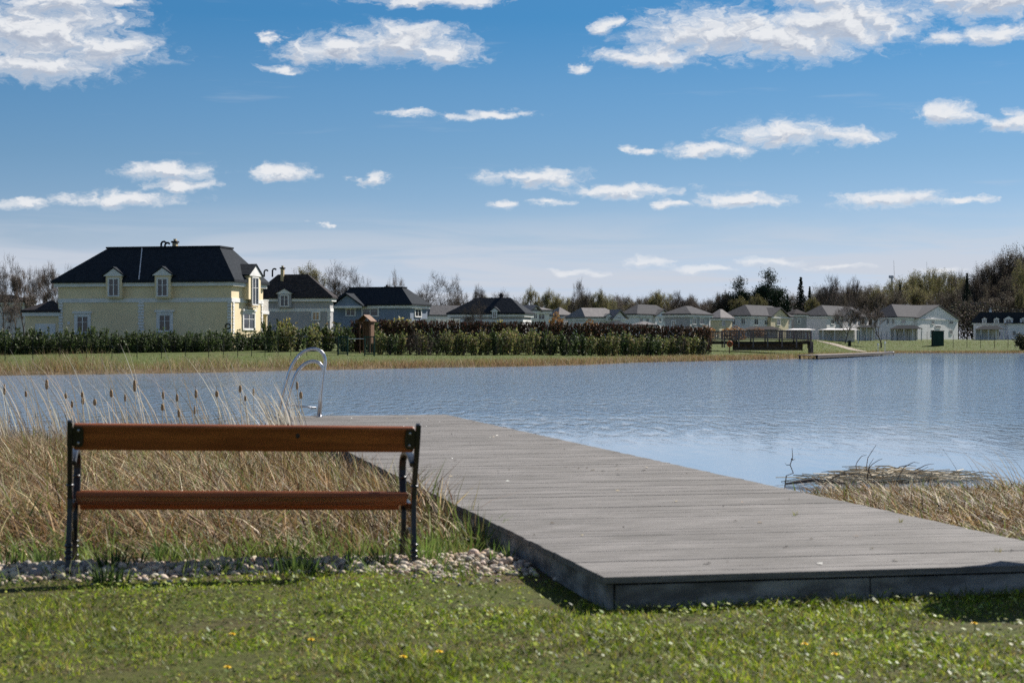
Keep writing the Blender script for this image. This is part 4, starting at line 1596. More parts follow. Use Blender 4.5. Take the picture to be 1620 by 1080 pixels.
    plant_tree('spruce_tree', 1530, 480, 432, 24, 'dark spruce at the corner of the dark wood')
    # the nest
    c = P(1324.5, 457, 439.5)
    mb = MB()
    iv, jf = ico(2)
    mb.v += [tuple(np.array(c) + q * 0.36 * random.uniform(0.8, 1.2)) for q in iv]
    mb.f += [tuple(int(a) for a in f_) for f_ in jf]
    tag(mb.build('bird_nest', M_stick), 'dark ball of a bird nest high in a bare tree', 'nest')
    # low undergrowth below the belt, far behind the gardens: one mass
    n = 70000
    px = np.where(rng.random(n) < 0.5, rng.uniform(-40, 1700, n), rng.uniform(1130, 1700, n))
    d = np.where(px < 1100, rng.uniform(385, 420, n), rng.uniform(452, 500, n))
    d = np.where(px < 500, rng.uniform(290, 330, n), d)
    x = (px - 810) / F * d
    hh = np.where(px > 1140, 5.0, 4.2) + 2.2 * nz2(x, d * 0.2, 0.13) + np.where(px > 1500, 4.0, 0)
    z = H(x, d) + rng.random(n) ** 0.7 * np.clip(hh, 1.5, 12)
    v, q, c = leaf_quads(np.stack([x, d, z], 1), 0.26, [(0.13, 0.11, 0.09), (0.10, 0.08, 0.07), (0.15, 0.14, 0.075), (0.09, 0.08, 0.07), (0.15, 0.11, 0.09)])
    tag(link('undergrowth', np_mesh('undergrowth', v, q, c, M_twig)), 'brown undergrowth along the foot of the distant trees', 'undergrowth', kind='stuff')


# ------------------------------------------------------------------ houses
def house(name, label, C, d, th, L, Rr, eave, top, walls, roof, inset=(3, 3, 3, 3), base=None, wins=(), dorms=(), gables=(), chims=(), over=0.45, band=None, trim=None, quoins=(), parent=None, flat=True, pipes=(), cornice=True):
    """a house seen over its near corner C (photo pixels). Face 'R' runs right-and-away at angle th, face 'L' left-and-away."""
    trim = trim or M_white
    th = R(th)
    cx = X(C, d)
    er = (math.cos(th), math.sin(th))
    el = (-math.sin(th), math.cos(th))

    def along(px, e):
        t = (px - 810) / F
        return (t * d - cx) / (e[0] - t * e[1])
    W = along(Rr, er)
    D = along(L, el)
    g = Hf(cx, d) - 0.3 if base is None else base
    g = min(g, Hf(cx + er[0] * W, d + er[1] * W) - 0.3, Hf(cx + el[0] * D, d + el[1] * D) - 0.3)
    root = empty(name, (cx, d, g), th)
    tag(root, label, 'house')
    ze = Z(eave, d) - g
    dc = d + er[1] * W / 2 + el[1] * D / 2
    zt = Z(top, dc) - g

    def loc(face, px, py):
        e = er if face == 'R' else el
        s = along(px, e)
        return s, Z(py, d + s * e[1]) - g

    def fbox(mb, face, s0, s1, z0, z1, o0, o1):
        if face == 'R':
            mb.box(s0, s1, -o1, -o0, z0, z1)
        else:
            mb.box(-o1, -o0, s0, s1, z0, z1)
    MB().box(0, W, 0, D, 0, ze).build('wall', walls, root)
    # roof: hipped, with a small flat or a ridge on top
    x0, x1, y0, y1 = -over, W + over, -over, D + over
    ix0, ix1, iy0, iy1 = inset
    tx0, tx1 = x0 + ix0, x1 - ix1
    ty0, ty1 = y0 + iy0, y1 - iy1
    if tx1 < tx0 + 0.2:
        m = (tx0 + tx1) / 2
        tx0, tx1 = m - 0.1, m + 0.1
    if ty1 < ty0 + 0.2:
        m = (ty0 + ty1) / 2
        ty0, ty1 = m - 0.1, m + 0.1
    rf = MB()
    zb = ze + 0.004
    rf.box(x0, x1, y0, y1, zb, zb + 0.22)
    rf.hexa([(x0 + 0.02, y0 + 0.02, zb + 0.221), (x1 - 0.02, y0 + 0.02, zb + 0.221), (x1 - 0.02, y1 - 0.02, zb + 0.221), (x0 + 0.02, y1 - 0.02, zb + 0.221), (tx0, ty0, zt), (tx1, ty0, zt), (tx1, ty1, zt), (tx0, ty1, zt)])
    ro = rf.build('roof', roof, root)
    if tx1 - tx0 > 0.8 and ty1 - ty0 > 0.8:
        MB().box(tx0 - 0.1, tx1 + 0.1, ty0 - 0.1, ty1 + 0.1, zt + 0.003, zt + 0.16).build('roof_cap', roof, ro)
    if cornice:
        cm = MB()
        o2 = min(over * 0.7, 0.3)
        fbox(cm, 'R', -o2, W + o2, ze - 0.34, ze - 0.003, 0.002, o2)
        cm.build('cornice', trim, root)
        cm = MB()
        fbox(cm, 'L', 0.003, D + o2, ze - 0.34, ze - 0.003, 0.002, o2 - 0.003)
        cm.build('cornice', trim, root)
    if band:
        for face, ln in (('R', W), ('L', D)):
            zc = Z(band, d) - g
            bm_ = MB()
            fbox(bm_, face, 0.0 if face == 'R' else -0.055, ln, zc - 0.2, zc + 0.17, 0.003, 0.06)
            bm_.build('band', trim, root)
    # quoins
    for face, px, w_, py0, py1, n in quoins:
        s, za = loc(face, px, py0)
        _, zb_ = loc(face, px, py1)
        hh = (za - zb_) / n
        for k in range(n):
            q = MB()
            ww = w_ * (1.0 if k % 2 else 0.78)
            sa = s - ww / 2
            fbox(q, face, sa, sa + ww, zb_ + k * hh + 0.02, zb_ + (k + 1) * hh - 0.03, 0.004, 0.07)
            q.build('quoin', trim, root)

    def window(face, px, py, wpx, hpx, surround=0.16, parent_=root, out=0.0, mull=1, shade=None, lintel=False):
        s, z = loc(face, px, py)
        e = er if face == 'R' else el
        dd = d + s * e[1]
        # width is foreshortened along the face
        sa, sb = along(px - wpx / 2, e), along(px + wpx / 2, e)
        if sa > sb:
            sa, sb = sb, sa
        hh = hpx / F * dd / 2
        wd = MB()
        su = surround
        fbox(wd, face, sa - su, sa, z - hh - su * 0.6, z + hh + su, out + 0.002, out + 0.10)
        fbox(wd, face, sb, sb + su, z - hh - su * 0.6, z + hh + su, out + 0.002, out + 0.10)
        fbox(wd, face, sa, sb, z + hh, z + hh + su, out + 0.002, out + 0.10)
        fbox(wd, face, sa, sb, z - hh - su * 0.6, z - hh, out + 0.002, out + 0.12)
        if lintel:
            fbox(wd, face, sa - su - 0.15, sb + su + 0.15, z + hh + su + 0.003, z + hh + su + 0.18, out + 0.002, out + 0.2)
        wo = wd.build('window', trim, parent_)
        pn = MB()
        fbox(pn, face, sa, sb, z - hh, z + hh, out + 0.003, out + 0.03)
        pn.build('pane', shade or M_glass, wo)
        if mull:
            fr = MB()
            m = (sa + sb) / 2
            b = 0.045
            fbox(fr, face, sa, sa + b, z - hh, z + hh, out + 0.034, out + 0.07)
            fbox(fr, face, sb - b, sb, z - hh, z + hh, out + 0.034, out + 0.07)
            fbox(fr, face, m - b, m + b, z - hh, z + hh, out + 0.034, out + 0.072)
            fbox(fr, face, sa + b, sb - b, z - hh, z - hh + b, out + 0.034, out + 0.068)
            fbox(fr, face, sa + b, sb - b, z + hh - b, z + hh, out + 0.034, out + 0.068)
            fbox(fr, face, sa + b, sb - b, z + hh * 0.25, z + hh * 0.25 + b * 0.8, out + 0.034, out + 0.066)
            fr.build('frame', M_white, wo)
        return wo

    for w_ in wins:
        window(*w_[:5], **(w_[5] if len(w_) > 5 else {}))
    # dormers: a little house front standing on the wall line, pediment above
    for face, px, wpx, ptop, peave, pbot, kw in dorms:
        e = er if face == 'R' else el
        sa, sb = along(px - wpx / 2, e), along(px + wpx / 2, e)
        if sa > sb:
            sa, sb = sb, sa
        s, zeave = loc(face, px, peave)
        _, zp = loc(face, px, ptop)
        _, z0 = loc(face, px, pbot)
        back = kw.get('back', 2.2)
        o = kw.get('out', over + 0.05)
        dm = MB()
        fbox(dm, face, sa, sb, z0, zeave, -back, o)
        do = dm.build('dormer', kw.get('wall', walls), root)
        m = (sa + sb) / 2
        ov = 0.22

        def fp(s_, z_, o_):
            return (s_, -o_, z_) if face == 'R' else (-o_, s_, z_)
        pr = MB()   # pediment (pale)
        pr.poly([fp(sa - ov, zeave, o + 0.12), fp(sb + ov, zeave, o + 0.12), fp(m, zp, o + 0.12)])
        pr.poly([fp(sa - ov, zeave, -back), fp(m, zp, -back), fp(sb + ov, zeave, -back)])
        pr.poly([fp(sa - ov, zeave, o + 0.12), fp(sa - ov, zeave, -back), fp(sb + ov, zeave, -back), fp(sb + ov, zeave, o + 0.12)])
        pr.poly([fp(sa - ov, zeave, o + 0.12), fp(m, zp, o + 0.12), fp(m, zp, -back), fp(sa - ov, zeave, -back)])
        pr.poly([fp(sb + ov, zeave, o + 0.12), fp(sb + ov, zeave, -back), fp(m, zp, -back), fp(m, zp, o + 0.12)])
        pr.build('pediment', kw.get('trim', trim), do)
        rr_ = MB()
        t_ = 0.12
        for sgn, se in ((-1, sa - ov), (1, sb + ov)):
            lo = fp(se + sgn * 0.10, zeave - 0.02, o + 0.2), fp(se + sgn * 0.10, zeave - 0.02, -back - 1.2)
            hi = fp(m, zp + 0.03, o + 0.2), fp(m, zp + 0.03, -back - 1.2)
            up = lambda p: (p[0], p[1], p[2] + t_)
            rr_.hexa([lo[0], lo[1], hi[1], hi[0], up(lo[0]), up(lo[1]), up(hi[1]), up(hi[0])])
        rr_.build('dormer_roof', roof, do)
        if kw.get('win'):
            wp, wy, ww, wh = kw['win']
            window(face, wp, wy, ww, wh, surround=0.10, parent_=do, out=o)
    # gables: a full gabled front on a face with its own roof running back
    for face, pa, pb, ptop, kw in gables:
        e = er if face == 'R' else el
        sa, sb = along(pa, e), along(pb, e)
        if sa > sb:
            sa, sb = sb, sa
        m = (sa + sb) / 2
        _, zp = loc(face, (pa + pb) / 2, ptop)
        o = kw.get('out', 0.5)
        back = kw.get('back', 4.0)

        def fp(s_, z_, o_):
            return (s_, -o_, z_) if face == 'R' else (-o_, s_, z_)
        gm = MB()
        if kw.get('body', True):
            fbox(gm, face, sa, sb, 0, ze - 0.01, 0.003, o)
        gm.poly([fp(sa, ze - 0.01, o), fp(sb, ze - 0.01, o), fp(m, zp, o)])
        gm.poly([fp(sa, ze - 0.01, -back), fp(m, zp, -back), fp(sb, ze - 0.01, -back)])
        gm.poly([fp(sa, ze - 0.01, o), fp(m, zp, o), fp(m, zp, -back), fp(sa, ze - 0.01, -back)])
        gm.poly([fp(sb, ze - 0.01, o), fp(sb, ze - 0.01, -back), fp(m, zp, -back), fp(m, zp, o)])
        go = gm.build('gable', kw.get('wall', walls), root)
        rr_ = MB()
        for sgn, se in ((-1, sa), (1, sb)):
            lo = fp(se + sgn * 0.45, ze - 0.15, o + 0.4), fp(se + sgn * 0.45, ze - 0.15, -back)
            hi = fp(m, zp + 0.06, o + 0.4), fp(m, zp + 0.06, -back)
            up = lambda p: (p[0], p[1], p[2] + 0.2)
            rr_.hexa([lo[0], lo[1], hi[1], hi[0], up(lo[0]), up(lo[1]), up(hi[1]), up(hi[0])])
        rr_.build('gable_roof', roof, go)
        rk = MB()
        fbox(rk, face, sa - 0.2, sb + 0.2, ze - 0.30, ze - 0.02, o + 0.003, o + 0.16)
        rk.build('gable_cornice', trim, go)
        for (wp, wy, ww, wh) in kw.get('wins', ()):
            window(face, wp, wy, ww, wh, surround=0.12, parent_=go, out=o)
    for px, ptop, wpx, mat_ in chims:
        xx = X(px, dc) - cx
        yy = dc - d
        lx = xx * er[0] + yy * er[1]
        ly = xx * el[0] + yy * el[1]
        hw = wpx / F * dc / 2
        zc = Z(ptop, dc) - g
        c = MB().box(lx - hw, lx + hw, ly - hw * 0.8, ly + hw * 0.8, min(zt - 0.8, zc - 0.5), zc - 0.25)
        co = c.build('chimney', mat_, ro)
        MB().box(lx - hw * 1.35, lx + hw * 1.35, ly - hw * 1.2, ly + hw * 1.2, zc - 0.248, zc - 0.08).build('chimney_cap', M_roofb, ro)
        MB().box(lx - hw * 0.5, lx + hw * 0.5, ly - hw * 0.5, ly + hw * 0.5, zc - 0.078, zc + 0.12).build('chimney_pot', mat_, ro)
    for px, ptop, bend in pipes:
        xx = X(px, dc) - cx
        yy = dc - d
        lx = xx * er[0] + yy * er[1]
        ly = xx * el[0] + yy * el[1]
        zc = Z(ptop, dc) - g
        pts = [(0, 0, zt - 0.3), (0, 0, zc - 0.2)]
        if bend:
            # swan neck towards the viewer's right
            dx, dy = er[0], el[0]
            pts += [(dx * 0.1, dy * 0.1, zc - 0.04), (dx * 0.28, dy * 0.28, zc), (dx * 0.45, dy * 0.45, zc - 0.12)]
        MB().tube([(lx + a, ly + b, c_) for a, b, c_ in pts], 0.10, 8).build('vent_pipe', M_roofd, ro)
    return dict(root=root, W=W, D=D, ze=ze, zt=zt, er=er, el=el, g=g, along=along, loc=loc, fbox=fbox, window=window, roof=ro)


def build_houses():
    # the big yellow house
    h = house('house', 'big yellow house with dark hipped roof, white bands and corner stones', 366, 160, 78, 92, 416, 446, 394, M_yellow, M_roofd,
              inset=(3.0, 3.0, 2.6, 4.2), band=474, over=0.5,
              wins=[('L', 131, 513, 17, 25, dict(surround=0.28, lintel=True)), ('L', 261, 511, 17, 25, dict(surround=0.28, lintel=True)),
                    ('R', 393, 508, 17, 24, dict(surround=0.22, lintel=True))],
              dorms=[('L', 184, 25, 425, 437, 472, dict(win=(184, 455, 15, 27), back=2.4)), ('L', 261, 25, 424, 436, 472, dict(win=(261, 455, 15, 27), back=2.4)),
                     ('R', 394, 19, 420, 437, 474, dict(back=2.4, win=(394, 461, 9, 42)))],
              quoins=[('L', 96.5, 0.42, 476, 528, 11), ('L', 223.5, 0.62, 476, 528, 11), ('L', 363, 0.40, 476, 528, 11), ('R', 369, 0.42, 476, 528, 11), ('R', 414, 0.42, 476, 528, 11)],
              chims=[(277, 380, 8, M_brick)], pipes=[(255, 382, True), (261, 384, True), (268, 388, False)])
    root, fbox, loc = h['root'], h['fbox'], h['loc']
    # roof ridge flashing and rails, small balcony of the french window
    s0, z0 = loc('R', 388, 486)
    s1, _ = loc('R', 401, 486)
    bal = MB()
    fbox(bal, 'R', s0, s1, z0 - 0.06, z0, 0.004, 0.45)
    bo = bal.build('window_balcony', M_white, root)
    rl = MB()
    for k in range(9):
        s = s0 + (s1 - s0) * k / 8
        fbox(rl, 'R', s - 0.014, s + 0.014, z0 + 0.003, z0 + 0.92, 0.40, 0.44)
    fbox(rl, 'R', s0 - 0.02, s1 + 0.02, z0 + 0.921, z0 + 0.97, 0.39, 0.45)
    rl.build('railing', M_rail, bo)
    # terrace balcony beyond the lit side wall
    W, D, ze, g = h['W'], h['D'], h['ze'], h['g']
    zd = Z(491, 168) - g
    b = MB().box(W + 0.002, W + 3.4, 0.6, D * 0.5, zd - 0.3, zd)
    bo = b.build('terrace', M_white, root)
    rr_ = MB()
    for k in range(26):
        x_ = W + 0.1 + 3.2 * k / 25
        rr_.box(x_ - 0.02, x_ + 0.02, 0.66, 0.70, zd + 0.003, zd + 1.0)
    rr_.box(W + 0.05, W + 3.4, 0.64, 0.72, zd + 1.003, zd + 1.08)
    rr_.box(W + 3.30, W + 3.38, 0.73, D * 0.5, zd + 1.003, zd + 1.08)
    for k in range(20):
        y_ = 0.75 + (D * 0.5 - 0.9) * k / 19
        rr_.box(W + 3.32, W + 3.36, y_, y_ + 0.04, zd + 0.003, zd + 1.0)
    rr_.build('railing', M_white, bo)
    for y_ in (0.75, D * 0.45):
        MB().box(W + 3.0, W + 3.3, y_, y_ + 0.35, 0, zd - 0.302).build('column', M_cream, bo)
    # round clock-like lamp at the corner of the wall
    s, z = loc('L', 361, 516)
    tm = MB()
    rp = [(math.cos(a) * 0.24, math.sin(a) * 0.24) for a in np.linspace(0, 2 * math.pi, 17)]
    tm.tube([(-0.08, s + a, z + b_) for a, b_ in rp], 0.05, 6, caps=False)
    tm.build('hose_reel', M_fdark, root)
    # wall box
    s, z = loc('L', 109, 511)
    q = MB()
    fbox(q, 'L', s - 0.12, s + 0.12, z - 0.14, z + 0.14, 0.004, 0.1)
    q.build('meter_box', M_white, root)
    # pale lightning conductor strip running down the dark roof
    sa, _ = loc('L', 223, 445)
    sb, _ = loc('L', 207, 398)
    MB().tube([(-0.46, sa, h['ze'] + 0.27), (-0.5 + 3.0 - 0.02, sb, h['zt'] + 0.04)], 0.05, 6).build('conductor_strip', M_paleg, h['roof'])
    # garage
    hg = house('garage', 'low yellow garage with dark roof beside the big yellow house', 92, 163.6, 82, 40, 100, 494, 475, M_yellow, M_roofb, inset=(2.5, 0.5, 2.0, 2.6), over=0.3, band=None)
    s0, z0 = hg['loc']('L', 88, 512)
    s1, _ = hg['loc']('L', 56, 512)
    q = MB()
    hg['fbox'](q, 'L', s0, s1, 0.05, z0, 0.004, 0.05)
    q.build('garage_door', M_white, hg['root'])
    hg['root']['category'] = 'garage'
    house('house', 'pale low house hidden behind the bare trees at the picture edge', 44, 225, 85, -60, 52, 478, 466, M_paleg, M_roofb, inset=(3, 3, 3, 3))
    # grey house with brown roof
    house('house', 'grey house with brown hipped roof behind the yellow house', 522, 205, 80, 404, 527, 472, 434, M_greyr, M_roofb, inset=(3.3, 3.3, 3.3, 3.0), band=490,
          dorms=[('L', 452, 21, 457, 465, 487, dict(win=(452, 476, 12, 17), back=2.4))],
          quoins=[('L', 520.5, 0.45, 491, 508, 4)], wins=[('L', 500, 500, 10, 12)],
          chims=[(447, 422, 6, M_brick)], pipes=[(418, 427, True), (431, 425, True)])
    # blue-grey house
    house('house', 'blue grey house with dark roof, small gable and white sunlit end', 649, 235, 70, 526, 676, 483, 456, M_blueg, M_roofd, inset=(2.6, 2.6, 2.6, 2.0),
          wins=[('L', 586, 494, 24, 11, dict(mull=1)), ('L', 555, 494, 13, 10), ('R', 661, 495, 9, 11, dict(surround=0.2))],
          gables=[('L', 533, 577, 467, dict(out=1.2, back=3.0, body=False, wall=M_blueg))], chims=[(612, 452, 5, M_roofb)], trim=M_white)
    house('house', 'long low building with pale sunlit roof between the dark roofed houses', 680, 262, 35, 671, 740, 500, 483, M_paleg, M_roofl, inset=(1.0, 1.0, 3.2, 3.2), over=0.3)
    # white garden wall
    for i, (a, b) in enumerate(((668, 690), (692, 709), (710, 727))):
        dd = 215 + i * 2
        pa, pb = P(a, 504, dd), P(b, 504, dd)
        root = empty('garden_wall', (pa.x, dd, Hf(pa.x, dd)))
        tag(root, ['white garden wall end piece beside the blue grey house', 'middle white garden wall piece before the long pale roof', 'white railed garden wall piece before the dark hipped roof'][i], 'wall', kind='thing')
        hgt = pa.z - Hf(pa.x, dd)
        MB().box(0, pb.x - pa.x, 0, 0.18, -0.3, hgt - 0.15).build('wall', M_white, root)
        MB().box(-0.05, pb.x - pa.x + 0.05, -0.05, 0.23, hgt - 0.148, hgt).build('coping', M_white, root)
    # dark hipped roof house
    house('house', 'house with wide dark hipped roof and one white dormer above the hedge', 827, 245, 76, 712, 840, 497, 471, M_greyr, M_roofd, inset=(2.8, 2.8, 2.8, 3.6), band=507,
          dorms=[('L', 784, 9, 487, 493, 503, dict(win=(784, 498, 5, 9), back=2))], chims=[(793, 465, 6, M_roofb)], pipes=[(778, 468, False)])
    house('house', 'small white sunlit house with balcony beside the dark hipped roof', 842, 262, 40, 836, 869, 492, 486, M_white, M_roofl, inset=(2, 2, 2, 2), wins=[('R', 856, 501, 10, 8)],
          gables=[('R', 838, 850, 485, dict(out=0.4, wins=[(844, 500, 5, 8)], wall=M_white))])
    house('house', 'pale roofed house behind the brown bush and bare trees', 884, 290, 45, 868, 902, 500, 486, M_whiter, M_roofl, inset=(3, 3, 3, 3))
    house('house', 'house with long sunlit roof, dormers and little gable', 927, 285, 28, 899, 984, 503, 487, M_whiter, M_roofl, inset=(1.2, 2.0, 3.6, 3.6),
          dorms=[('R', 961, 9, 497, 501, 508, dict(back=1.6, win=(961, 505, 4, 5)))], gables=[('R', 966, 984, 492, dict(out=1.0, back=3.5, wins=[(974, 505, 5, 6)]))], band=None)
    house('house', 'small dark roofed garden house just above the hedge, beside orange bush', 972, 232, 25, 958, 992, 516, 507, M_paleg, M_roofd, inset=(1.4, 1.4, 1.6, 1.6), over=0.3)
    house('house', 'low pale roofed building just above the hedge before the grey house', 1012, 238, 25, 1001, 1036, 516, 508, M_paleg, M_roofl, inset=(1.5, 1.5, 1.6, 1.6), over=0.3)
    house('house', 'grey hipped house with small gable, first of the pale row', 1006, 318, 58, 985, 1060, 498, 482, M_whiter, M_roofg, inset=(3.6, 3.6, 3.6, 3.6),
          wins=[('R', 1014, 506, 4, 6), ('R', 1024, 506, 4, 6), ('R', 1039, 506, 4, 6), ('R', 1046, 506, 4, 6)], gables=[('R', 1033, 1056, 491, dict(out=0.5, back=3.5, wins=[(1040, 506, 3, 6), (1047, 506, 3, 6)]))])
    house('house', 'grey hipped house with white corner strips, second of the pale row', 1091, 305, 60, 1052, 1124, 498, 484, M_greyr, M_roofg, inset=(3.8, 3.8, 3.8, 3.8),
          wins=[('R', 1098, 508, 5, 9), ('R', 1110, 508, 6, 9), ('L', 1066, 512, 5, 8)], quoins=[('R', 1092.5, 0.45, 500, 518, 6), ('R', 1122, 0.4, 500, 518, 6), ('R', 1116, 0.3, 500, 518, 6)])
    house('house', 'small cream house set back between the pale houses', 1138, 345, 60, 1122, 1158, 504, 489, M_cream, M_roofl, inset=(3.2, 3.2, 3.2, 3.2), wins=[('R', 1144, 511, 4, 7)])
    house('house', 'wide pale house with central cream gable behind the footbridge', 1187, 372, 58, 1145, 1252, 500, 483, M_paleg, M_roofg, inset=(4.4, 4.4, 4.4, 4.4),
          wins=[('R', 1196, 509, 6, 9), ('R', 1212, 510, 5, 7), ('L', 1160, 509, 7, 9), ('L', 1176, 508, 6, 9), ('R', 1245, 509, 7, 10)],
          gables=[('R', 1214, 1242, 488, dict(out=0.8, back=5, wall=M_cream, wins=[(1226, 510, 5, 8)]))])
    house('house', 'grey house end peeking out behind the cream gabled house', 1256, 392, 35, 1244, 1276, 498, 489, M_greyr, M_roofb, inset=(3, 3, 3, 3), wins=[('R', 1264, 508, 4, 7)])
    house('house', 'pale hipped house behind the lone bare lawn tree', 1308, 400, 60, 1270, 1374, 500, 484, M_paleg, M_roofg, inset=(4.6, 4.6, 4.6, 4.6),
          wins=[('R', 1317, 509, 5, 7), ('R', 1347, 509, 5, 7), ('R', 1365, 509, 5, 8)], gables=[('R', 1330, 1354, 490, dict(out=0.5, back=5, wins=[(1342, 509, 4, 7)]))])
    house('house', 'white house with broad triangular gable and porch on far lawn', 1418, 410, 56, 1380, 1512, 502, 483, M_whiter, M_roofg, inset=(4.6, 4.6, 4.6, 4.6),
          wins=[('R', 1429, 508, 6, 6), ('R', 1449, 510, 5, 9), ('R', 1459, 508, 4, 7), ('L', 1405, 508, 4, 7), ('L', 1413, 508, 4, 7), ('R', 1425, 527, 4, 5), ('R', 1446, 527, 4, 5)],
          gables=[('R', 1446, 1510, 484, dict(out=0.9, back=7, wall=M_whiter, wins=[(1470, 510, 4, 5), (1478, 517, 8, 3), (1499, 510, 6, 4), (1470, 525, 4, 6), (1499, 525, 4, 6)]))])
    house('house', 'white house with dark blue mansard roof and white dormers at picture edge', 1541, 415, 8, 1540, 1665, 511, 494, M_whiter, M_roofd, inset=(2.0, 2.0, 3.0, 3.0),
          dorms=[('R', 1556, 7, 502, 505, 511, dict(win=(1556, 508, 4, 5), back=1.5)), ('R', 1575, 8, 502, 505, 511, dict(win=(1575, 508, 4, 5), back=1.5)), ('R', 1594, 14, 500, 505, 511, dict(win=(1594, 508, 8, 5), back=1.5)), ('R', 1617, 9, 502, 505, 511, dict(win=(1617, 508, 4, 5), back=1.5))],
          wins=[('R', 1565, 528, 5, 7), ('R', 1580, 528, 5, 7), ('R', 1612, 526, 5, 7)], gables=[('R', 1591, 1625, 512, dict(out=1.5, back=2, wins=[(1600, 527, 5, 7)]))], chims=[(1567, 488, 3, M_white)])


def pavilion(label, pa, pb, ptop, pe, d, roof, open_=True):
    a = P(pa, pe, d)
    b = P(pb, pe, d)
    g = min(Hf(a.x, d), Hf(b.x, d)) - 0.2
    root = empty('carport', (a.x, d, g))
    tag(root, label, 'carport')
    w = b.x - a.x
    ze = a.z - g
    zt = Z(ptop, d) - g
    dep = 4.5
    m = MB()
    m.hexa([(-0.3, -0.3, ze), (w + 0.3, -0.3, ze), (w + 0.3, dep + 0.3, ze), (-0.3, dep + 0.3, ze), (w * 0.2, dep * 0.35, zt), (w * 0.8, dep * 0.35, zt), (w * 0.8, dep * 0.65, zt), (w * 0.2, dep * 0.65, zt)])
    m.build('roof', roof, root)
    for k in range(4):
        x_ = w * k / 3
        for y_ in (0.0, dep - 0.15):
            MB().box(x_ - 0.08, x_ + 0.08, y_, y_ + 0.16, 0, ze - 0.002).build('post', M_white, root)
    MB().box(0.1, w - 0.1, dep, dep + 0.12, 0, ze - 0.003).build('back_panel', M_paleg, root)
    return root


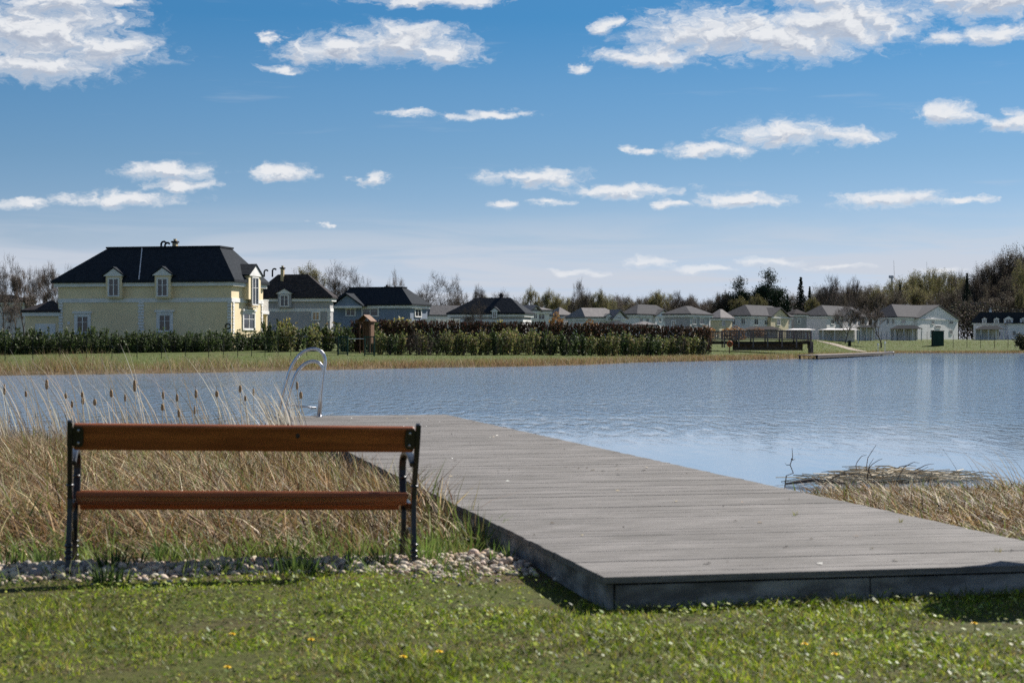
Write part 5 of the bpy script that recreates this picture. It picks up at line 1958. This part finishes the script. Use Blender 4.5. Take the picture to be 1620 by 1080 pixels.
def build_small_far():
    pavilion('dark roofed carport in front of the cream gabled house', 1180, 1235, 516, 521, 345, M_roofb)
    pavilion('white roofed carport beside the cream gabled house', 1250, 1288, 519.5, 521.5, 350, M_paleg)
    pavilion('long white roofed carport behind the lone lawn tree', 1302, 1358, 519.5, 521.5, 365, M_paleg)
    pavilion('dark roofed carport before the white gabled house', 1362, 1390, 514, 518, 385, M_roofd)
    pavilion('dark roofed porch shelter on the white gabled house', 1416, 1458, 514, 520, 393, M_roofd)
    pavilion('low dark shelter in front of the mansard roofed house', 1552, 1588, 515, 521, 404, M_roofd)

    def fence(label, px, dd, hgt, step, mat, name='wire_fence', bars=3, rad=0.025):
        xs = [X(p, d) for p, d in zip(px, dd)]
        pts = []
        for (xa, da), (xb, db) in zip(zip(xs[:-1], dd[:-1]), zip(xs[1:], dd[1:])):
            n = max(1, int(round(math.hypot(xb - xa, db - da) / step)))
            for k in range(n):
                pts.append((xa + (xb - xa) * k / n, da + (db - da) * k / n))
        pts.append((xs[-1], dd[-1]))
        root = empty(name, (pts[0][0], pts[0][1], 0))
        tag(root, label, 'fence')
        ox, oy = pts[0]
        post = MB().tube([(0, 0, -0.3), (0, 0, hgt)], rad, 6).mesh('post', mat)
        P3 = []
        for x_, y_ in pts:
            o = link('post', post, None, root)
            o.location = (x_ - ox, y_ - oy, Hf(x_, y_))
            P3.append(Vector((x_ - ox, y_ - oy, Hf(x_, y_))))
        for k in range(bars):
            z = hgt * (1 - k / max(1, bars - 0.3)) - 0.02
            MB().tube([p + Vector((0, 0, z)) for p in P3], 0.005 if k else 0.008, 4).build('wire', mat, root)
        return root
    fence('dark wire fence along the near side of the far bank', [-25, 8, 330, 460, 534], [111, 112, 124, 136, 142], 1.45, 2.15, M_fdark)
    fence('dark wire fence running before the leafy hedge to the footbridge', [593, 625, 870, 1125], [144, 146, 160, 180], 1.5, 2.35, M_fdark)
    fence('tall dark fence behind the far lawn beside the cabinet', [1508, 1660], [352, 352], 2.6, 2.7, M_fdark, rad=0.05)
    fence('grey panel fence behind the lone tree on the far lawn', [1325, 1420, 1476], [372, 378, 380], 2.0, 1.4, M_fdark, rad=0.04)
    # gate
    d = 143
    a = P(535, 567, d)
    root = empty('garden_gate', (a.x, d, Hf(a.x, d)))
    tag(root, 'open green metal garden gate with two barred wings in fence', 'gate')
    for off in (0.0, 42.0):
        x0 = off / F * d
        w = 15 / F * d
        fr = MB()
        for x_ in (x0, x0 + w):
            fr.box(x_ - 0.05, x_ + 0.05, -0.05, 0.05, -0.2, 1.55)
        fr.box(x0 + 0.051, x0 + w - 0.051, -0.03, 0.03, 1.44, 1.52)
        fr.box(x0 + 0.051, x0 + w - 0.051, -0.03, 0.03, 0.08, 0.14)
        wo = fr.build('gate_wing', M_fgreen, root)
        for k in range(6):
            xx = x0 + w * (k + 0.7) / 6.4
            MB().box(xx - 0.016, xx + 0.016, -0.015, 0.015, 0.141, 1.439).build('bar', M_fgreen, wo)
    MB().box(15 / F * d + 0.06, 42 / F * d - 0.06, -0.02, 0.02, 1.30, 1.35).build('cross_bar', M_paleg, root)
    # wooden playhouse tower
    d = 152
    a = P(568, 500, d)
    w = 19 / F * d
    g = Hf(a.x, d)
    root = empty('playhouse', (a.x, d, g), R(-20))
    tag(root, 'narrow brown wooden playhouse tower standing in the hedge', 'playhouse')
    z1 = Z(508, d) - g
    z0 = Z(503, d) - g
    zt = Z(499, d) - g
    for x_ in (0, w - 0.12):
        for y_ in (0, 0.75):
            MB().box(x_, x_ + 0.12, y_, y_ + 0.12, 0, z1).build('post', M_wood, root)
    MB().box(w - 0.02, w + 0.03, 0.122, 0.748, 0.8, z1).build('side_panel', M_wood, root)
    MB().box(0.122, w - 0.122, 0.80, 0.84, 0.8, z1).build('back_panel', M_wood, root)
    rf = MB()
    for sgn, xe in ((-1, -0.15), (1, w + 0.15)):
        lo = (xe, -0.2, z1 - 0.05), (xe, 1.05, z1 - 0.05)
        hi = (w / 2, -0.2, zt), (w / 2, 1.05, zt)
        rf.hexa([lo[0], lo[1], hi[1], hi[0]] + [(p[0], p[1], p[2] + 0.07) for p in (lo[0], lo[1], hi[1], hi[0])])
    rf.build('roof', M_wood, root)

    # wooden footbridge
    d = 206
    a, b = P(1123, 540, d), P(1283, 540, d)
    gz = Z(538.5, d)
    root = empty('footbridge', (a.x, d, gz))
    tag(root, 'brown wooden footbridge with slatted railing on the far shore', 'bridge')
    ln = b.x - a.x

    def arch(t):
        return 0.16 * math.sin(math.pi * t)
    N = 26
    for k in range(N):
        t0, t1 = k / N, (k + 1) / N
        mb = MB()
        mb.hexa([(ln * t0, 0, arch(t0) - 0.10), (ln * t1 - 0.03, 0, arch(t1) - 0.10), (ln * t1 - 0.03, 2.2, arch(t1) - 0.10), (ln * t0, 2.2, arch(t0) - 0.10), (ln * t0, 0, arch(t0)), (ln * t1 - 0.03, 0, arch(t1)), (ln * t1 - 0.03, 2.2, arch(t1)), (ln * t0, 2.2, arch(t0))])
        mb.build('deck_plank', M_rail, root)
    for y_, hh in ((0.02, 1.0), (2.12, 1.0)):
        rl = MB()
        pts = [(ln * k / 16, y_ + 0.03, arch(k / 16) + hh) for k in range(17)]
        rl.tube(pts, 0.07, 5)
        ro = rl.build('handrail', M_rail, root)
        MB().tube([(p[0], p[1], p[2] - hh + 0.12) for p in pts], 0.05, 5).build('bottom_rail', M_rail, ro)
        bal = MB().box(-0.03, 0.03, 0, 0.04, 0.12, hh - 0.02).mesh('baluster', M_rail)
        for k in range(58):
            t = (k + 0.5) / 58
            o = link('baluster', bal, None, ro)
            o.location = (ln * t, y_ + 0.02, arch(t))
        for k in range(8):
            t = k / 7
            MB().box(ln * t - 0.08, ln * t + 0.08, y_ - 0.06, y_ - 0.005, arch(t) - 0.9, arch(t) + hh + 0.1).build('post', M_rail, ro)
    for y_ in (0.3, 1.7):
        MB().box(0, ln, y_, y_ + 0.2, -0.42, -0.104).build('beam', M_darkwood, root)
    MB().box(ln * 0.25, ln * 0.95, 2.25, 2.45, -1.15, -0.42).build('underdeck_shade', M_rail, root)  # added panel, its brown stands in for the shade below the deck
    for xe in (-0.3, ln - 0.0):
        MB().box(xe, xe + 0.3, 0.1, 2.1, -1.6, -0.11).build('abutment', M_rail, root)

    def life_post(name, label, loc_, hgt, ringz, rot, ringr):
        root = empty(name, loc_, rot)
        tag(root, label, 'life ring')
        MB().box(-0.05, 0.05, -0.04, 0.04, -0.3, hgt).build('post', M_wood, root)
        MB().box(-0.24, 0.24, -0.058, -0.042, ringz - 0.27, ringz + 0.27).build('board', M_wood, root)
        mb = MB()
        n = 20
        for k in range(n):
            pass
        pts = [(math.cos(6.2832 * k / n) * ringr, -0.115, ringz + math.sin(6.2832 * k / n) * ringr) for k in range(n + 1)]
        mb.tube(pts, 0.055, 8, caps=False)
        mb.build('life_ring', M_orange, root, smooth=True)
    d = 198
    c = P(1154, 555, d)
    life_post('life_ring_station', 'orange life ring on a post before the footbridge', (c.x, d, Hf(c.x, d)), 1.45, 1.05, 0.2, 0.30)
    # an added station out of view, standing in for whatever casts the lawn shadow
    x_, y_ = 3.30, 9.50
    life_post('life_ring_station', 'added unseen life ring station beside the dock, put in to cast the lawn shadow', (x_, y_, Hf(x_, y_)), 1.38, 1.18, R(-42), 0.24)

    # jetty of the far shore
    d = 268
    a, b = Vector((X(1278, 187), 187, 0.2)), Vector((X(1404, d), d, 0.2))
    root = empty('jetty', (a.x, a.y, 0.2), math.atan2(b.y - a.y, b.x - a.x))
    tag(root, 'low dark wooden jetty on the far shore', 'jetty')
    ln = (b - a).length
    for k in range(60):
        MB().box(ln * k / 60, ln * (k + 1) / 60 - 0.02, -1.1, 1.1, -0.09, 0).build('deck_plank', M_rail, root)
    for k in range(6):
        for y_ in (-0.9, 0.9):
            MB().tube([(0.4 + (ln - 0.8) * k / 5, y_, -1.5), (0.4 + (ln - 0.8) * k / 5, y_, -0.092)], 0.1, 6).build('post', M_darkwood, root)
    MB().box(0, ln, -1.05, -0.95, -0.32, -0.093).build('beam', M_darkwood, root)
    MB().box(ln - 0.5, ln + 0.35, -0.9, 0.4, 0.004, 0.12).build('bathing_step', M_white, root)
    for px, top, lab in ((1389, 543, 'small pale post beside the jetty end, shorter one'), (1400, 540, 'small pale post at the jetty end, taller one')):
        c = P(px, top, d + 2)
        g = Hf(c.x, d + 2)
        rt = empty('lamp_post', (c.x, d + 2, min(g, WZ)))
        tag(rt, lab, 'lamp post')
        hh = c.z - min(g, WZ)
        MB().tube([(0, 0, 0), (0, 0, hh - 0.3)], 0.05, 6).build('pole', M_paleg, rt)
        MB().tube([(0, 0, hh - 0.298), (0, 0, hh - 0.2), (0, 0, hh)], [0.07, 0.16, 0.1], 8).build('lamp_head', M_white, rt)
    # sandy path down to the jetty
    rows = []
    for t in np.linspace(0, 1, 24):
        px = 1308 + (1392 - 1308) * t
        dd = 300 - 26 * t
        w = 3.2
        xx = X(px, dd)
        rows.append([(xx - w * 1.5, dd + 6 * (1 - t)), (xx - w * 0.5, dd), (xx + w * 0.5, dd + 1), (xx + w * 1.5, dd + 4)])
    v = np.array([(x_, y_, Hf(x_, y_) + 0.05) for r in rows for x_, y_ in r])
    q = np.array([(i * 4 + j, i * 4 + j + 1, (i + 1) * 4 + j + 1, (i + 1) * 4 + j) for i in range(len(rows) - 1) for j in range(3)])
    struct(link('path', np_mesh('path', v, q, None, M_sand)))
    # waste bin
    d = 340
    c = P(1344, 540, d)
    g = Hf(c.x, d)
    root = empty('waste_bin', (c.x, d, g))
    tag(root, 'dark waste bin standing beside the lone lawn tree', 'bin')
    MB().box(-0.26, 0.26, -0.26, 0.26, 0, 1.0).build('body', M_fdark, root, bevel=0.03)
    MB().box(-0.3, 0.3, -0.3, 0.3, 1.003, 1.12).build('lid', M_fdark, root)
    # slatted cabinet
    d = 358
    a, b = P(1476, 540, d), P(1493.5, 540, d)
    g = Hf(a.x, d)
    root = empty('cabinet', (a.x, d, g))
    tag(root, 'dark green slatted cabinet on the far lawn before the white house', 'cabinet')
    w = b.x - a.x
    hh = Z(523, d) - g
    MB().box(0, w, 0.05, 1.4, 0, hh - 0.15).build('body', M_fdark, root)
    MB().box(-0.08, w + 0.08, -0.05, 1.5, hh - 0.148, hh).build('roof', M_fdark, root)
    sl = MB().box(0, w / 12, -0.01, 0.045, 0.05, hh - 0.16).mesh('slat', M_fgreen)
    for k in range(9):
        o = link('slat', sl, None, root)
        o.location = (w * k / 9, 0, 0)
    # wind turbines
    for px, hub, dd, rot, lab in ((1411, 438, 3600, 14, 'distant wind turbine with thick tower head above the grove'), (1463, 438, 4200, 5, 'distant wind turbine with only upright blade above the grove')):
        c = P(px, hub, dd)
        root = empty('wind_turbine', (c.x, dd, 0), R(68))
        tag(root, lab, 'wind turbine')
        MB().tube([(0, 0, -5), (0, 0, c.z)], [3.2, 2.0], 12).build('tower', M_turb, root)
        MB().box(-3.4, 3.4, -4, 6, c.z - 2.4, c.z + 3.0).build('nacelle', M_turb, root, bevel=0.8)
        for k in range(3):
            a = R(rot) + 2 * math.pi * k / 3
            L_ = 34 if dd < 4000 else 36
            dx, dz = -math.sin(a), math.cos(a)
            nx, nz = dz, -dx
            mb = MB()
            s0 = (0, -5.0, c.z)
            pts = []
            for t, cw in ((0.03, 1.0), (0.2, 2.0), (0.6, 1.2), (1.0, 0.25)):
                for sg in (-1, 1):
                    pts.append((s0[0] + dx * L_ * t + nx * cw * sg, s0[1], s0[2] + dz * L_ * t + nz * cw * sg))
            for i in range(3):
                p = pts[2 * i:2 * i + 4]
                mb.hexa([p[0], p[1], p[3], p[2]] + [(q_[0], q_[1] - 0.5, q_[2]) for q_ in (p[0], p[1], p[3], p[2])])
            mb.build('blade', M_turb, root)


# ------------------------------------------------------------------ hedges and bushes
def make_bush(name, n, cols, leaf, shape, mat=None, stems=True, seed=0):
    """a shrub of unit size: 1 m tall, about 1 m wide"""
    root = empty(name)
    if shape == 'cone':
        z = rng.random(n) ** 0.8
        rr = (0.42 - 0.16 * z) * np.sqrt(rng.random(n)) * 1.05
        a = rng.uniform(0, 6.28, n)
        lob = 1 + 0.2 * np.sin(a * 3 + seed) * np.sin(z * 9 + seed)
        ctr = np.stack([np.cos(a) * rr * lob, np.sin(a) * rr * lob, z * (1 + 0.05 * np.sin(a * 2 + seed))], 1)
    elif shape == 'laurel':
        # several upright leafy shoots
        k = 11
        sh = np.stack([rng.uniform(-0.42, 0.42, k), rng.uniform(-0.3, 0.3, k), rng.uniform(0.62, 1.06, k)], 1)
        pick = rng.integers(0, k, n)
        t = rng.random(n) ** 0.75
        ctr = np.stack([sh[pick, 0] * (0.7 + 0.5 * t) + rng.normal(0, 0.07, n), sh[pick, 1] * (0.7 + 0.5 * t) + rng.normal(0, 0.07, n), sh[pick, 2] * t], 1)
    else:
        u = rng.normal(0, 1, (n, 3))
        u /= np.linalg.norm(u, axis=1)[:, None]
        r = rng.random(n) ** 0.35 * 0.5
        lob = 1 + 0.22 * np.sin(u[:, 0] * 5 + seed) * np.sin(u[:, 2] * 6 + seed * 2)
        ctr = u * (r * lob)[:, None]
        ctr[:, 2] = ctr[:, 2] + 0.5
    v, q, c = leaf_quads(ctr, leaf, cols, 0.3)
    link('foliage', np_mesh('foliage', v, q, c, mat or M_leaf), None, root)
    if stems:
        mb = MB()
        for k in range(6):
            a = 6.283 * k / 6
            mb.tube([(0.02 * math.cos(a), 0.02 * math.sin(a), -0.05), (0.2 * math.cos(a), 0.15 * math.sin(a), 0.5), (0.26 * math.cos(a), 0.2 * math.sin(a), 0.85)], [0.02, 0.012, 0.006], 4)
        mb.build('stem', M_stick, root)
    return root


def place(src_list, used, px, d, top, wpx, label, cat, group, zb=None, depth=1.0):
    src = random.choice(src_list)
    r = copy_tree(src) if src.name in used else src
    used.add(src.name)
    x = X(px, d)
    g = Hf(x, d) if zb is None else zb
    hgt = max(0.3, Z(top, d) - g)
    w = wpx / F * d
    r.location = (x, d, g - 0.02)
    r.scale = (w, max(w * depth, 0.5), hgt)
    r.rotation_euler = (0, 0, random.choice((0, math.pi)) + random.uniform(-0.2, 0.2))
    tag(r, label, cat, group)
    return r


def build_hedges():
    used = set()
    lau = [make_bush('laurel_shrub', 620, [(0.038, 0.060, 0.020), (0.060, 0.088, 0.028), (0.10, 0.13, 0.048), (0.026, 0.040, 0.016)], 0.062, 'laurel', seed=k) for k in range(4)]
    olv = [make_bush('leafy_shrub', 620, [(0.17, 0.19, 0.055), (0.12, 0.15, 0.045), (0.24, 0.23, 0.085), (0.08, 0.095, 0.032), (0.20, 0.155, 0.085)], 0.06, 'laurel', seed=k + 5) for k in range(4)]
    thu = [make_bush('thuja', 520, [(0.065, 0.040, 0.026), (0.10, 0.048, 0.032), (0.035, 0.034, 0.020), (0.13, 0.058, 0.040), (0.045, 0.050, 0.024)], 0.07, 'cone', M_needle, False, seed=k) for k in range(4)]
    rnd = [make_bush('bush', 700, [(0.22, 0.21, 0.05), (0.28, 0.25, 0.07), (0.18, 0.16, 0.05)], 0.06, 'round', seed=k + 2) for k in range(2)]
    orb = [make_bush('bush', 600, [(0.24, 0.125, 0.05), (0.18, 0.10, 0.05), (0.28, 0.16, 0.055)], 0.06, 'round', seed=k + 7) for k in range(2)]
    twg = [make_bush('twiggy_shrub', 420, [(0.11, 0.085, 0.07), (0.085, 0.065, 0.055), (0.14, 0.115, 0.09)], 0.045, 'laurel', M_twig, seed=9)]
    drk = [make_bush('bush', 700, [(0.03, 0.036, 0.02), (0.045, 0.05, 0.026)], 0.07, 'round', seed=3)]
    fd = lambda px: float(np.interp(px, [-25, 8, 330, 460, 534, 625, 870, 1125], [111, 112, 124, 136, 142, 146, 160, 180]))
    for row in range(2):
        for i, px in enumerate(np.arange(-12, 432, 13)):
            place(lau, used, px + random.uniform(-5, 5), fd(px) + 19 + 2.5 * row, random.uniform(521, 535) - (5 if row else 0), random.uniform(22, 32), 'dark laurel shrub in the low hedge before the yellow house', 'shrub', 'laurel hedge before the yellow house')
    for i, px in enumerate(np.arange(428, 600, 14)):
        place(olv if i % 3 else lau, used, px + random.uniform(-4, 4), fd(px) + 11 + random.uniform(0, 3), random.uniform(506, 520), random.uniform(26, 36), 'tall olive leafy shrub in the hedge behind the gate', 'shrub', 'olive hedge behind the gate')
    for i, px in enumerate(np.arange(604, 1118, 11)):
        top = np.interp(px, [604, 800, 1118], [521, 521, 526]) + random.uniform(-3, 8)
        src = twg if (640 < px < 690 and i % 2) or random.random() < 0.08 else (lau if random.random() < 0.4 else olv)
        place(src, used, px + random.uniform(-4, 4), fd(px) + 2.5 + random.uniform(0, 2.5), top, random.uniform(20, 30), {0: 'leafy green shrub in the hedge row behind the wire fence', 1: 'twiggy grey brown shrub in the hedge row behind the fence'}[1 if src is twg else 0], 'shrub', 'leafy hedge row behind the wire fence' if src is not twg else 'twiggy shrubs in the hedge row')
    for i, px in enumerate(np.arange(560, 1120, 9)):
        top = np.interp(px, [560, 800, 1000, 1120], [508, 511, 515, 519]) + random.uniform(-1.5, 1.5)
        place(thu, used, px + random.uniform(-1.5, 1.5), fd(px) + 13, top, random.uniform(18, 23), 'reddish brown thuja column in the clipped hedge behind the shrubs', 'hedge plant', 'reddish thuja hedge')
    for px, d, top, w, lst, lab in ((626, 192, 502, 46, rnd, 'wide yellow green bush before the blue grey house'), (655, 190, 505, 40, rnd, 'smaller yellow green bush beside the wide yellow bush'),
                                    (936, 215, 507, 38, orb, 'orange brown bush above the hedge before the sunlit roof'), (788, 205, 506, 26, rnd, 'green bush before the white dormer house wall'),
                                    (1160, 260, 517, 44, orb, 'low orange brown bush behind the footbridge'), (1118, 250, 516, 34, orb, 'reddish bush at the end of the thuja hedge'), (880, 235, 492, 26, orb, 'brown round bush before the small white house'),
                                    (1617, 345, 527, 28, drk, 'dark rounded bush on the far lawn at the picture edge'), (1200, 330, 519, 26, orb, 'reddish bush under the carport behind footbridge'),
                                    (450, 152, 503, 30, rnd, 'yellowish bush beside the terrace of the yellow house'), (1305, 372, 522, 20, drk, 'dark bush between white carports')):
        place(lst, used, px, d, top, w, lab, 'bush', None, depth=0.8)
    for px, lab in ((1112, 'small dark blue green conifer at the hedge end beside the fence'),):
        src = PROTO['spruce_tree'][0]
        plant_tree('spruce_tree', px, 180, 528, 16, lab)


build_trees()
build_houses()
build_small_far()
build_hedges()

# source objects that found no place are dropped
for o in [o for o in scene.objects if o.type == 'EMPTY' and o.parent is None and not o.get('label')]:
    for ch in list(o.children_recursive):
        bpy.data.objects.remove(ch)
    bpy.data.objects.remove(o)
